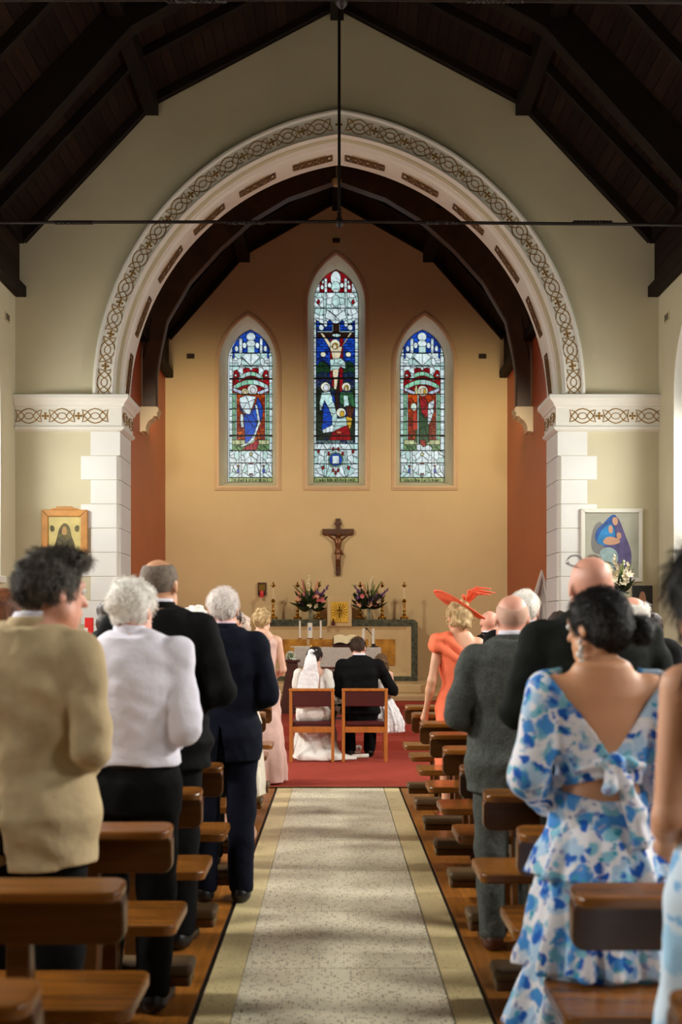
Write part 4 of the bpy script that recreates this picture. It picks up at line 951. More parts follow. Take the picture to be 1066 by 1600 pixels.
f = Field((-.12, -.12, .38), (.12, .0, .52), .007); f.col([(.40, -.005, -.055, .065, .048), (.44, 0, -.055, .07, .05), (.49, 0, -.052, .062, .042)], .01, fold=.006, nf=11); f.cap((.06, -.06, .48), (.09, -.05, .39), .016, .022, .01)
link('loincloth', f.mesh('loincloth', M_bronze), cr)
# sanctuary lamp
p = P(409.5, 922, 22.85); t = thing('sanctuary_lamp', 'red sanctuary lamp on a small wooden bracket, left of the candlesticks', 'lamp', (p.x, 22.86, p.z))
MB().box(-.085, .085, -.03, .035, -.1, .15).build('back_plate', mat('dark_red_wood', srgb(64, 22, 14), .5), t, bevel=.008)
MB().box(-.06, .06, -.036, -.03, -.02, .11).build('gold_mount', M_brass, t, bevel=.004)
MB().lathe([(.0, -.15), (.03, -.145), (.035, -.03), (.028, -.02), (.0, -.02)], (0, -.075, 0), 14).build('red_glass', mat('ruby_glass', srgb(150, 12, 16), .2, emis=((.6, .02, .02), .4)), t, smooth=40)
MB().tube([(0, -.03, .03), (0, -.075, .03), (0, -.075, -.02)], .008, 6).build('arm', M_brass, t)
# altar table
al = thing('altar_table', 'granite altar table behind the bride and groom', 'altar', (.0, 17.5, .27))
xl, xr = CX+(459.7-VX)*17.5/F_PX, CX+(596-VX)*17.5/F_PX
MB().box(xl, xr, 0, .72, .665, .965).build('mensa', M_granite, al, bevel=.01)
MB().box(xl+.32, xr-.3, .1, .62, 0, .665).build('altar_support', M_pinkgr, al, bevel=.01)
MB().box(xl+.2, xr-.18, .04, .68, 0, .06).build('base', M_granite, al, bevel=.01)
ZA = .27+.967
# unity candles on a wire stand
t = thing('unity_candle_stand', 'three white candles on a thin gilt stand at the left of the altar', 'candle stand', (0, 17.9, ZA))
for px, r, zt, lab in ((468.7, .014, .41, 'taper_candle'), (484.4, .038, .375, 'pillar_candle'), (501.3, .014, .41, 'taper_candle')):
    x = CX+(px-VX)*17.9/F_PX; MB().lathe([(0, .135), (r, .135), (r, zt-.004), (r*.7, zt), (0, zt-.003)], (x, 0, 0), 16).build(lab, M_wax, t, smooth=40)
    MB().lathe([(0, .12), (r+.012, .125), (r+.014, .14), (r, .134)], (x, 0, 0), 14).build('candle_cup', M_brass, t, smooth=40)
    MB().tube([(x, 0, .122), (x+(484.4-px)*.004, .0, .06), (CX+(484.4-VX)*17.9/F_PX, 0, .004)], .005, 6).build('wire', M_brass, t)
xc = CX+(484.4-VX)*17.9/F_PX; MB().lathe([(.07, 0), (.072, .006), (.02, .012), (0, .013)], (xc, 0, 0), 18).build('base', M_brass, t, smooth=40)
p_ = MB(); p_.grid([[(xc-.05, -.01, .375*.55), (xc+.05, -.01, .375*.55)], [(xc-.05, -.01, .2), (xc+.05, -.01, .2)]])
MB().prism([(xc-.016+.0*k, -.0385, .26) for k in (0,)]+[(xc+.016, -.0385, .26), (xc+.016, -.0385, .31), (xc-.016, -.0385, .31)], (0, -.002, 0)).build('blue_emblem', mat('pale_blue_print', srgb(120, 140, 190), .6), t)
# book on stand
xb = CX+(542-VX)*17.75/F_PX
t = thing('missal_stand', 'open missal on a dark stand in the middle of the altar', 'book stand', (xb, 17.75, ZA))
MB().prism([(-.21, -.12, 0), (.18, -.12, 0), (.18, .12, 0.0), (-.21, .12, 0)], (0, 0, .015)).build('stand_base', mat('burgundy_leather', srgb(70, 30, 26), .5), t, bevel=.004)
mb = MB(); mb.prism([(-.21, -.1, .015), (-.21, .14, .13), (-.21, .14, .015)], (.39, 0, 0)); mb.build('stand_wedge', mat('burgundy_leather', (0, 0, 0)), t)
mb = MB(); rows = []
for i in range(13):
    u = -1+i/6; z = .035*(1-abs(u))**.5*(.5+abs(u)) if abs(u) < 1 else 0; z = .02+.025*math.sin(PI*min(1, abs(u)*1.0))
    rows.append([(u*.19-.01, -.11, .03+z), (u*.19-.01, .15, .15+z)])
mb.grid(rows); mb.build('open_pages', mat('cream_paper', srgb(230, 214, 176), .7), t, smooth='all')
MB().prism([(-.215, -.125, .02), (.195, -.125, .02), (.195, .16, .142), (-.215, .16, .142)], (0, .004, .012)).build('cover', mat('dark_red_cover', srgb(58, 24, 24), .4), t)
for px, lab in ((568.3, 'left'), (583.5, 'right')):
    x = CX+(px-VX)*17.7/F_PX; t = thing('altar_candle', 'white altar candle in a black holder, %s of the pair by the missal' % lab, 'candle', (x, 17.7, ZA))
    MB().lathe([(0, .045), (.022, .045), (.022, .285), (.012, .29), (0, .288)], n=16).build('candle', M_wax, t, smooth=40)
    MB().lathe([(.05, 0), (.05, .012), (.02, .02), (.02, .035), (.034, .04), (.034, .05), (.023, .052)], n=16).build('holder', M_black, t, smooth=40)
    MB().tube([(0, 0, .285), (0, 0, .3)], .003, 5).build('wick', M_black, t)
x = CX+(587-VX)*17.75/F_PX
t = thing('microphone', 'black gooseneck microphone on the right of the altar', 'microphone', (x, 17.85, ZA))
MB().lathe([(.05, 0), (.05, .012), (.015, .02), (0, .02)], n=14).build('base', M_black, t, smooth=40)
MB().tube([(0, 0, .015), (-.02, 0, .12), (-.06, 0, .2), (-.12, 0, .27)], .006, 6).build('gooseneck', M_black, t, smooth=40)
MB().tube([(-.12, 0, .27), (-.15, 0, .295)], .013, 8).build('capsule', M_black, t, smooth=40)
o = MB().prism([(-.16, -.1, 0), (.14, -.12, 0), (.15, .1, 0), (-.15, .11, 0)], (0, 0, .012)).build('folded_linen', mat('white_linen', srgb(236, 232, 222), .8), label='folded white linen lying on the left of the altar', cat='linen', bevel=.005); o.location = (CX+(470-VX)*17.7/F_PX, 17.72, ZA+.001)
# wooden lectern at the left
t = thing('lectern', 'dark wooden lectern left of the altar', 'lectern', (CX+(455-VX)*17.0/F_PX, 17.0, .27))
MB().prism([(-.17, 0, .03), (.11, 0, .03), (.09, 0, .76), (-.06, 0, .76)], (0, .3, 0)).build('front_panel', mat('red_brown_wood', srgb(74, 34, 22), .4, var=.3, vscale=6), t, bevel=.008)
MB().box(-.2, .15, -.03, .33, 0, .035).build('base', mat('red_brown_wood', (0, 0, 0)), t, bevel=.006)
MB().box(-.1, .13, -.04, .34, .757, .79).build('top', mat('red_brown_wood', (0, 0, 0)), t, bevel=.006)
t = thing('white_flower_ball', 'rounded white flower head on top of the lectern', 'flowers', (CX+(454-VX)*17.0/F_PX, 17.1, 1.075))
rg = random.Random(4)
for k in range(26):
    a = rg.uniform(0, 6.28); e = rg.uniform(.05, 1.4); d = (math.cos(a)*math.cos(e), math.sin(a)*math.cos(e), math.sin(e))
    link('blossom', me_fl['w'] if 'w' in me_fl else me_fl.setdefault('w', floret_mesh('blossom', .05, mat('white_petal', srgb(240, 238, 228), .6))), t, mw=aim((d[0]*.045, d[1]*.045, d[2]*.08+.0), d, rg.uniform(0, 6), .95))
MB().lathe([(0, 0), (.05, 0), (.065, .04), (.05, .08), (0, .09)], n=14).build('moss_core', M_leafl, t, smooth=40)
# wrought iron stand in front of the altar
t = thing('iron_stand', 'small black wrought iron stand between bride and groom', 'stand', (CX+(524-VX)*16.0/F_PX, 16.0, .27))
mb = MB(); mb.tube([(0, 0, 0), (0, 0, .62)], .012, 6); mb.lathe([(.1, 0), (.1, .015), (.02, .03), (0, .03)], n=14); mb.build('pole', M_black, t, smooth=40)
for k in range(4):
    a = k*PI/2+.4; c, s_ = math.cos(a), math.sin(a)
    MB().tube([(c*r, s_*r, z) for r, z in ((.01, .3), (.06, .36), (.075, .45), (.04, .5), (.02, .46), (.05, .56), (.07, .62))], .008, 6).build('scroll', M_black, t, smooth=40)
MB().lathe([(0, .6), (.075, .62), (.08, .66), (.07, .66), (0, .63)], n=14).build('dish', M_black, t, smooth=40)
# white gothic-topped board behind the right pier
t = thing('gothic_board', 'white pointed gothic niche panel beside the right pier', 'niche panel', (0, 17.0, .27))
xa, xb_ = CX+(834-VX)*17/F_PX, CX+(861-VX)*17/F_PX; xm = (xa+xb_)/2
def gp(i, y): return [(xa+i, y, 0), (xb_-i, y, 0), (xb_-i, y, 1.70-i*.3), (xm, y, 2.12-i*1.9), (xa+i, y, 1.70-i*.3)]
mb = MB(); mb.grid([gp(0, .12), gp(0, 0), gp(.045, 0), gp(.06, .05)], closed=True); mb.build('frame', mat('white_gloss', srgb(244, 240, 230), .4), t)
mb = MB(); mb.add(gp(.055, .055), [(0, 1, 2, 3, 4)]); mb.build('panel', mat('grey_panel', srgb(226, 222, 212), .5), t)
for dx in (-.045, .045): MB().box(xm+dx-.02, xm+dx+.02, .035, .056, .1, 1.62).build('panel_moulding', mat('white_gloss', (0, 0, 0)), t)

# ================================================================ pictures on the arch wall
M_frame = mat('honey_oak_frame', srgb(190, 132, 62), .4, var=.25, vscale=8)
def quadbox(x0, x1, z0, z1, y0, y1): return MB().box(x0, x1, y0, y1, z0, z1)
a = P(66, 888, YA); b = P(138, 797, YA); w, h = b.x-a.x, b.z-a.z
t = thing('framed_icon', 'small gold picture of dark figures in a honey oak frame on the left wall', 'picture', ((a.x+b.x)/2, YA-.005, a.z))
for nm, q in (('frame_side', [(-w/2, 0), (-w/2+.09, .09), (-w/2+.09, h-.09), (-w/2, h)]), ('frame_side', [(w/2, 0), (w/2-.09, .09), (w/2-.09, h-.09), (w/2, h)]), ('frame_rail', [(-w/2, h), (w/2, h), (w/2-.09, h-.09), (-w/2+.09, h-.09)]), ('frame_rail', [(-w/2, 0), (w/2, 0), (w/2-.09, .09), (-w/2+.09, .09)])):
    MB().prism([(x, -.055, z) for x, z in q], (0, .05, 0)).build(nm, M_frame, t, bevel=.01)
MB().prism([(x, -.05, z) for x, z in ((-.19, h), (.19, h), (.17, h+.02), (.12, h+.022), (.1, h+.045), (-.1, h+.045), (-.12, h+.022), (-.17, h+.02))], (0, .045, 0)).build('pediment', M_frame, t, bevel=.004)
MB().box(-w/2+.08, w/2-.08, -.03, -.005, .08, h-.08).build('picture_ground', mat('pale_gold_ground', srgb(206, 190, 120), .5, var=.15, vscale=8), t)
dk = mat('dark_olive_paint', srgb(66, 62, 46), .7, var=.5, vscale=16, col2=srgb(120, 110, 66)); sk = mat('ochre_paint', srgb(176, 140, 86), .7)
def blob(o, pts, y, m, name): MB().prism([(x, y, z) for x, z in smooth_poly(pts, 2)], (0, -.002, 0)).build(name, m, o)
blob(t, [(-.13, .1), (.13, .1), (.15, .3), (.09, .43), (.07, .56), (0, .62), (-.07, .55), (-.1, .42), (-.14, .28)], -.031, dk, 'painted_figure')
blob(t, [(-.04, .45), (.03, .44), (.035, .53), (0, .57), (-.035, .53)], -.034, sk, 'painted_face')
for s in (-1, 1): blob(t, [(s*.13, .5), (s*.19, .48), (s*.2, .58), (s*.14, .57)], -.032, dk, 'painted_mark')
a = P(907, 909.5, YA); b = P(1003.5, 795, YA); w, h = b.x-a.x, b.z-a.z
t = thing('framed_painting', 'large white-framed painting of blue and violet cloaked figures on the right wall', 'picture', ((a.x+b.x)/2, YA-.005, a.z))
M_wf = mat('cream_frame', srgb(222, 220, 206), .5)
for nm, q in (('frame_side', [(-w/2, 0), (-w/2+.055, .055), (-w/2+.055, h-.055), (-w/2, h)]), ('frame_side', [(w/2, 0), (w/2-.055, .055), (w/2-.055, h-.055), (w/2, h)]), ('frame_rail', [(-w/2, h), (w/2, h), (w/2-.055, h-.055), (-w/2+.055, h-.055)]), ('frame_rail', [(-w/2, 0), (w/2, 0), (w/2-.055, .055), (-w/2+.055, .055)])):
    MB().prism([(x, -.045, z) for x, z in q], (0, .04, 0)).build(nm, M_wf, t, bevel=.008)
MB().box(-w/2+.05, w/2-.05, -.02, -.005, .05, h-.05).build('picture_ground', mat('grey_green_ground', srgb(168, 168, 150), .6, var=.2, vscale=3), t)
def cp_(X, Y): return (706+X/2.961-955.3)*YA/F_PX, (909.5-(430+Y/2.961))*YA/F_PX
def cpl(L): return [cp_(x, y) for x, y in L]
blob(t, cpl([(640, 1290), (650, 1160), (700, 1130), (720, 1290)]), -.021, mat('grey_paint', srgb(120, 120, 116), .7), 'painted_shadow')
blob(t, cpl([(700, 1250), (690, 1160), (735, 1110), (770, 1120), (800, 1200), (835, 1290), (820, 1360), (780, 1375), (720, 1340)]), -.022, mat('violet_paint', srgb(92, 84, 130), .7, var=.4, vscale=9), 'painted_figure')
blob(t, cpl([(660, 1230), (665, 1180), (700, 1150), (740, 1105), (765, 1115), (745, 1150), (760, 1190), (750, 1250), (700, 1250)]), -.024, mat('deep_blue_paint', srgb(40, 84, 150), .7, var=.4, vscale=9), 'painted_figure')
blob(t, cpl([(665, 1235), (690, 1180), (730, 1145), (750, 1165), (755, 1215), (730, 1250), (690, 1250)]), -.026, mat('cyan_blue_paint', srgb(40, 130, 190), .7, var=.4, vscale=9), 'painted_figure')
blob(t, cpl([(680, 1275), (720, 1255), (765, 1275), (770, 1330), (720, 1375), (690, 1310)]), -.026, mat('pale_teal_paint', srgb(150, 176, 176), .7, var=.3, vscale=12), 'painted_figure')
for L in ([(738, 1122), (765, 1120), (768, 1155), (745, 1160)], [(722, 1160), (742, 1158), (744, 1195), (724, 1195)], [(760, 1190), (782, 1192), (782, 1222), (762, 1222)], [(690, 1238), (720, 1205), (775, 1222), (778, 1240), (730, 1252)]):
    blob(t, cpl(L), -.028, mat('warm_skin_paint', srgb(196, 150, 120), .7), 'painted_face')
a = P(988, 959, YA); b = P(1019, 915, YA); w, h = b.x-a.x, b.z-a.z
t = thing('dark_picture', 'small dark unframed picture with a pale figure below the white-framed painting', 'picture', ((a.x+b.x)/2, YA-.005, a.z))
MB().box(-w/2, w/2, -.03, -.0, 0, h).build('picture_ground', mat('near_black_paint', srgb(30, 28, 34), .5), t, bevel=.004)
blob(t, [(-.06, .06), (.03, .04), (.05, .2), (.02, .3), (-.03, .3), (-.06, .18)], -.031, mat('dusty_rose_paint', srgb(190, 140, 110), .7), 'painted_figure')
blob(t, [(.0, .04), (.09, .03), (.05, .2)], -.033, mat('cyan_blue_paint', (0, 0, 0)), 'painted_mark')
# flowers on a stand beneath the painting
p = P(972, 915, 14.9); t = thing('pedestal_flowers', 'white and purple flowers on a tall stand by the right wall', 'flowers', (p.x, 14.98, .136))
MB().lathe([(.17, 0), (.17, .02), (.03, .06), (.022, .3), (.022, 1.55), (.05, 1.6), (.12, 1.64), (.12, 1.68), (.0, 1.68)], n=16).build('stand', M_iron, t, smooth=40)
MB().lathe([(.06, 1.68), (.09, 1.78), (.085, 1.86), (.06, 1.86)], n=16).build('bowl', M_clear, t, smooth=40)
bouquet(t, 1.86, .2, .42, 18, [(-.1, .5, 'c'), (.12, .4, 'c'), (-.2, .4, 'c'), (.02, .42, 'c')], 9, 'cccu', 16)
# small side table with candle glass at right
t = thing('side_table', 'white side table by the right nave wall', 'table', (3.98, 14.0, .012))
MB().box(-.3, .3, -.25, .25, .95, 1.0).build('table_top', M_wf, t, bevel=.006)
for sx in (-.26, .26):
    for sy in (-.2, .2): MB().box(sx-.025, sx+.025, sy-.025, sy+.025, 0, .95).build('leg', M_wf, t)
t = thing('glass_lantern', 'tall clear glass lantern on the side table', 'lantern', (3.9, 13.95, 1.014))
MB().lathe([(.07, 0), (.07, .32), (.05, .4), (.047, .4), (.066, .32), (.066, .01)], n=18).build('glass', M_clear, t, smooth=40)
MB().lathe([(0, .01), (.03, .01), (.03, .2), (0, .2)], n=12).build('candle', M_wax, t, smooth=40)
t = thing('white_box', 'small white box on the side table', 'box', (4.12, 13.95, 1.014)); MB().box(-.08, .08, -.06, .06, 0, .16).build('box_body', M_wf, t, bevel=.005); MB().box(-.084, .084, -.064, .064, .16, .2).build('lid', M_wf, t, bevel=.005)
# red votive box at left
p = P(140, 975, 13.6); t = thing('votive_stand', 'red votive candle box on a white post by the left wall', 'candle box', (p.x, 13.6, .012))
MB().box(-.03, .03, -.03, .03, 0, 1.42).build('post', M_wf, t); MB().box(-.05, .04, -.04, .04, 1.42, 1.64).build('red_box', mat('bright_red', srgb(206, 26, 20), .4), t, bevel=.006); MB().box(-.055, -.012, -.045, -.035, 1.44, 1.52).build('label_plate', M_wf, t)
MB().box(-.1, .1, -.1, .1, 0, .03).build('foot', M_wf, t)
# small sanctuary flood fittings behind the arch
for s in (-1, 1):
    t = thing('floodlight', 'black floodlight behind the %s side of the chancel arch' % ('left' if s < 0 else 'right'), 'floodlight', (s*3.1, 16.62, 5.85))
    MB().box(-.12, .12, -.1, .06, -.1, .1).build('housing', M_black, t, bevel=.01); MB().box(*sorted((s*.1, s*.3)), -.06, 0, -.02, .02).build('bracket', M_black, t)

# ================================================================ pews
M_pad = mat('olive_brown_kneeler_vinyl', srgb(88, 66, 36), .5, var=.15, vscale=8)
PE = .602; PL = 4.12
def roundrect(x0, x1, y0, y1, r, n=5, corners=(1, 1, 1, 1)):
    pts = []
    for (cx, cy, a0), on in zip(((x0+r, y0+r, PI), (x1-r, y0+r, 1.5*PI), (x1-r, y1-r, 0), (x0+r, y1-r, .5*PI)), corners):
        if on: pts += [(cx+r*math.cos(a0+.5*PI*i/n), cy+r*math.sin(a0+.5*PI*i/n)) for i in range(n+1)]
        else: pts.append((x0 if cx == x0+r else x1, y0 if cy == y0+r else y1))
    return pts
def pew_parts(s):
    """meshes of one pew on side s, local: y=0 at the far top edge of the back rail"""
    out = []
    def fx(pts): return [(s*p[0], p[1], p[2]) for p in pts]
    # seat plank
    out.append(('seat', MB().prism(fx([(x, y, .415) for x, y in roundrect(PE, PL, .03, .41, .04)]), (0, 0, .042)).mesh('seat', M_wood_lit), .008))
    # thick top rail with rounded aisle end, top leaning to the rear
    pts = roundrect(PE, PL, .66, .80, .035)
    mb = MB(); A = [(s*x, -.05-(z-.66)*.12, z) for x, z in pts]; n = len(A); B = [(s*x, .0, z+(.016 if z > .74 else 0)) for x, z in pts]
    mb.add(A+B, [tuple(range(n)), tuple(range(n, 2*n))[::-1]]+[(i, (i+1) % n, n+(i+1) % n, n+i) for i in range(n)])
    out.append(('back_board', mb.mesh('back_board', M_wood), .006))
    mb = MB(); mb.prism(fx([(x, y, 0) for x, y in roundrect(PE-.002, PL, -.135, .004, .04)]), (0, 0, .03))
    mb.v = [(x, y, z+.79+(y+.135)*.1) for x, y, z in mb.v]
    out.append(('book_ledge', mb.mesh('book_ledge', M_wood_lit), .008))
    for xu in (.86, 2.35, 3.85):
        mb = MB(); mb.prism(fx([(xu, -.14, 0), (xu, -.04, 0), (xu, .035, .42), (xu, -.0, .68), (xu, -.05, .68), (xu, -.06, .45)]), (s*.065, 0, 0)); out.append(('upright', mb.mesh('upright', M_wood), .005))
        mb = MB(); mb.prism(fx([(xu, .30, 0), (xu, .38, 0), (xu, .36, .415), (xu, .28, .415)]), (s*.065, 0, 0)); out.append(('leg', mb.mesh('leg', M_wood), .005))
        mb = MB(); mb.prism(fx([(xu+.01, -.02, .36), (xu+.01, .34, .36), (xu+.01, .34, .415), (xu+.01, -.02, .415)]), (s*.045, 0, 0)); out.append(('seat_bearer', mb.mesh('seat_bearer', M_wood), 0))
    k = MB(); k.prism(fx([(x, y, .115) for x, y in roundrect(PE+.002, PL, -.375, -.21, .025)]), (0, 0, .05)); out.append(('kneeler_pad', k.mesh('kneeler_pad', M_pad), .018))
    k = MB(); k.prism(fx([(x, y, .075) for x, y in roundrect(PE+.012, PL, -.365, -.22, .015)]), (0, 0, .04)); out.append(('kneeler_board', k.mesh('kneeler_board', M_wood), .004))
    for xu in (.93, 2.42, 3.9):
        k = MB(); k.prism(fx([(xu, -.33, 0), (xu, -.26, 0), (xu, -.26, .075), (xu, -.33, .075)]), (s*.05, 0, 0)); out.append(('kneeler_leg', k.mesh('kneeler_leg', M_wood), 0))
    return out
ORD = ('nearest the camera', 'second from the camera', 'third from the camera', 'fourth from the camera', 'fifth from the camera', 'fifth from the red carpet', 'fourth from the red carpet', 'third from the red carpet', 'second from the red carpet', 'nearest the red carpet')
for s in (-1, 1):
    parts = pew_parts(s)
    for n in range(-1, 9):
        y = (3.18 if s < 0 else 3.117)+.915*n
        t = thing('pew', 'brown wooden pew on the %s of the aisle, %s' % ('left' if s < 0 else 'right', ORD[n+1]), 'pew', (0, y, .012 if y > 11.2 else 0.001), group='pews on the %s of the aisle' % ('left' if s < 0 else 'right'))
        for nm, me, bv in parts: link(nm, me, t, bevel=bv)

# ================================================================ the couple's chairs
M_oakc = mat('honey_beech_chair', srgb(176, 104, 42), .35, var=.2, vscale=7, stretch=(5, 5, .8)); M_seatp = mat('maroon_leather', srgb(70, 20, 18), .4, var=.2, vscale=8)
for px0, px1, lab in ((452, 522.5, 'bride'), (534.5, 606, 'groom')):
    x0, x1 = CX+(px0-VX)*13/F_PX, CX+(px1-VX)*13/F_PX; w = x1-x0
    t = thing('chair', 'honey wood chair with maroon pads under the %s' % lab, 'chair', (x0, 13.0, .012), group='two chairs for the couple')
    for xx in (0, w-.035):
        MB().prism([(xx, -.0, 0), (xx, .035, 0), (xx, .05, .42), (xx, .03, .83), (xx, -.005, .83), (xx, .01, .42)], (.035, 0, 0)).build('back_leg', M_oakc, t, bevel=.006)
        MB().box(xx, xx+.035, .43, .465, 0, .42).build('front_leg', M_oakc, t, bevel=.006)
        MB().box(xx+.005, xx+.03, .04, .44, .35, .41).build('side_rail', M_oakc, t, bevel=.004)
    MB().box(.035, w-.035, .012, .036, .335, .40).build('back_rail', M_oakc, t, bevel=.004)
    MB().box(.035, w-.035, .435, .46, .35, .41).build('front_rail', M_oakc, t, bevel=.004)
    MB().box(-.004, w+.004, -.008, .034, .80, .835).build('top_rail', M_oakc, t, bevel=.01)
    MB().box(.036, w-.036, .03, .46, .405, .46).build('seat_pad', M_seatp, t, bevel=.018, seg=3)
    MB().box(.036, w-.036, .004, .034, .63, .80).build('back_pad', M_seatp, t, bevel=.012, seg=3)

# ================================================================ people
def skin_mat(name, c): return mat(name, c, .5, var=.06, vscale=8, sss=.12)
SK_PALE = skin_mat('pale_skin', srgb(222, 176, 150)); SK_PINK = skin_mat('ruddy_skin', srgb(224, 162, 138)); SK_TAN = skin_mat('tanned_skin', srgb(206, 150, 112)); SK_WARM = skin_mat('warm_skin', srgb(214, 158, 124))
def cloth(name, c, var=.12, vs=12, bump=.32, bs=9, rough=.85, bdist=.04, **k): return mat(name, c, rough, var=var, vscale=vs, bump=bump, bscale=bs, spec=.12, bdist=bdist, **k)
C_BEIGE = cloth('beige_linen', srgb(190, 168, 130), .16, 9); C_WHITE = cloth('white_cotton', srgb(226, 222, 232), .03, 6); C_BLACK = cloth('black_wool', srgb(12, 12, 12), .2); C_NAVY = cloth('navy_wool', srgb(12, 15, 28), .2)
C_GREEN = cloth('dark_green_wool', srgb(26, 29, 25), .25); C_TWEED = cloth('grey_tweed', srgb(86, 89, 83), .5, 130, .5, 13, col2=srgb(56, 59, 55)); C_PINKD = cloth('blush_satin', srgb(226, 190, 178), .06, 5, .3, 9, .45); C_CORAL = cloth('coral_crepe', srgb(244, 120, 84), .06, 6, .3, 9, .7)
C_IVORY = cloth('ivory_crepe', srgb(224, 214, 194), .06); C_BRIDE = cloth('bridal_white', srgb(238, 234, 224), .04, 6, .4, 14, .6); C_TULLE = cloth('white_tulle', srgb(236, 234, 234), .05, 14, .6, 22); C_SKYB = None
M_shoe_k = mat('black_shoe_leather', srgb(16, 15, 15), .35); M_shoe_b = mat('brown_shoe_leather', srgb(70, 34, 18), .35); M_eye = mat('eye_white', srgb(230, 226, 220), .2); M_iris = mat('dark_iris', srgb(40, 28, 20), .2)
def hair_mat(name, c, c2, sc=60): return mat(name, c, .55, var=.5, vscale=sc, col2=c2, bump=.35, bscale=120, stretch=(1, 1, .35), spec=.35)
H_DARK = hair_mat('dark_brown_hair', srgb(62, 46, 36), srgb(30, 22, 17)); H_GREYD = hair_mat('dark_greying_hair', srgb(104, 96, 84), srgb(44, 39, 34)); H_WHITE = hair_mat('white_hair', srgb(252, 248, 240), srgb(234, 229, 220)); H_SILVER = hair_mat('silver_hair', srgb(250, 242, 236), srgb(228, 219, 212))
H_BLOND = hair_mat('blonde_hair', srgb(228, 202, 152), srgb(160, 124, 76), 40); H_AUB = hair_mat('auburn_hair', srgb(120, 70, 38), srgb(70, 38, 20)); H_BLACK = hair_mat('near_black_hair', srgb(34, 27, 24), srgb(16, 13, 12)); H_LBR = hair_mat('light_brown_hair', srgb(140, 104, 66), srgb(84, 58, 36), 40)
def floral(name, base, cols, sc):
    m = bpy.data.materials.new(name); m.use_nodes = True; nt = m.node_tree; N = nt.nodes; b = N['Principled BSDF']; b.inputs['Roughness'].default_value = .7; b.inputs['Specular IOR Level'].default_value = .2
    tc = N.new('ShaderNodeTexCoord'); cur = None
    wn_ = N.new('ShaderNodeTexNoise'); wn_.inputs['Scale'].default_value = 16; wn_.inputs['Detail'].default_value = 2; nt.links.new(tc.outputs['Object'], wn_.inputs['Vector'])
    ad = N.new('ShaderNodeVectorMath'); ad.operation = 'MULTIPLY_ADD'; ad.inputs[1].default_value = (.09, .09, .09); nt.links.new(wn_.outputs['Color'], ad.inputs[0]); nt.links.new(tc.outputs['Object'], ad.inputs[2])
    for i, (c, s_, th) in enumerate(cols):
        mp = N.new('ShaderNodeMapping'); mp.inputs['Location'].default_value = (i*3.1, i*1.7, i*2.3); nt.links.new(ad.outputs[0], mp.inputs[0])
        v = N.new('ShaderNodeTexVoronoi'); v.inputs['Scale'].default_value = s_*sc; nt.links.new(mp.outputs[0], v.inputs['Vector'])
        r = N.new('ShaderNodeValToRGB'); r.color_ramp.elements[0].position = th-.05; r.color_ramp.elements[0].color = (1, 1, 1, 1); r.color_ramp.elements[1].position = th+.05; r.color_ramp.elements[1].color = (0, 0, 0, 1)
        nt.links.new(v.outputs['Distance'], r.inputs[0]); mx = N.new('ShaderNodeMix'); mx.data_type = 'RGBA'; nt.links.new(r.outputs[0], mx.inputs['Factor'])
        if cur is None: mx.inputs['A'].default_value = (*base, 1)
        else: nt.links.new(cur, mx.inputs['A'])
        mx.inputs['B'].default_value = (*c, 1); cur = mx.outputs['Result']
    nt.links.new(cur, b.inputs['Base Color']); return m
C_FLORAL = floral('blue_floral_chiffon', srgb(232, 230, 236), [(srgb(176, 204, 230), .8, .46), (srgb(126, 186, 206), 1.1, .34), (srgb(70, 140, 210), 1.0, .38), (srgb(150, 156, 196), 1.9, .24), (srgb(28, 92, 186), 1.35, .30), (srgb(60, 160, 190), 1.8, .2)], 12)

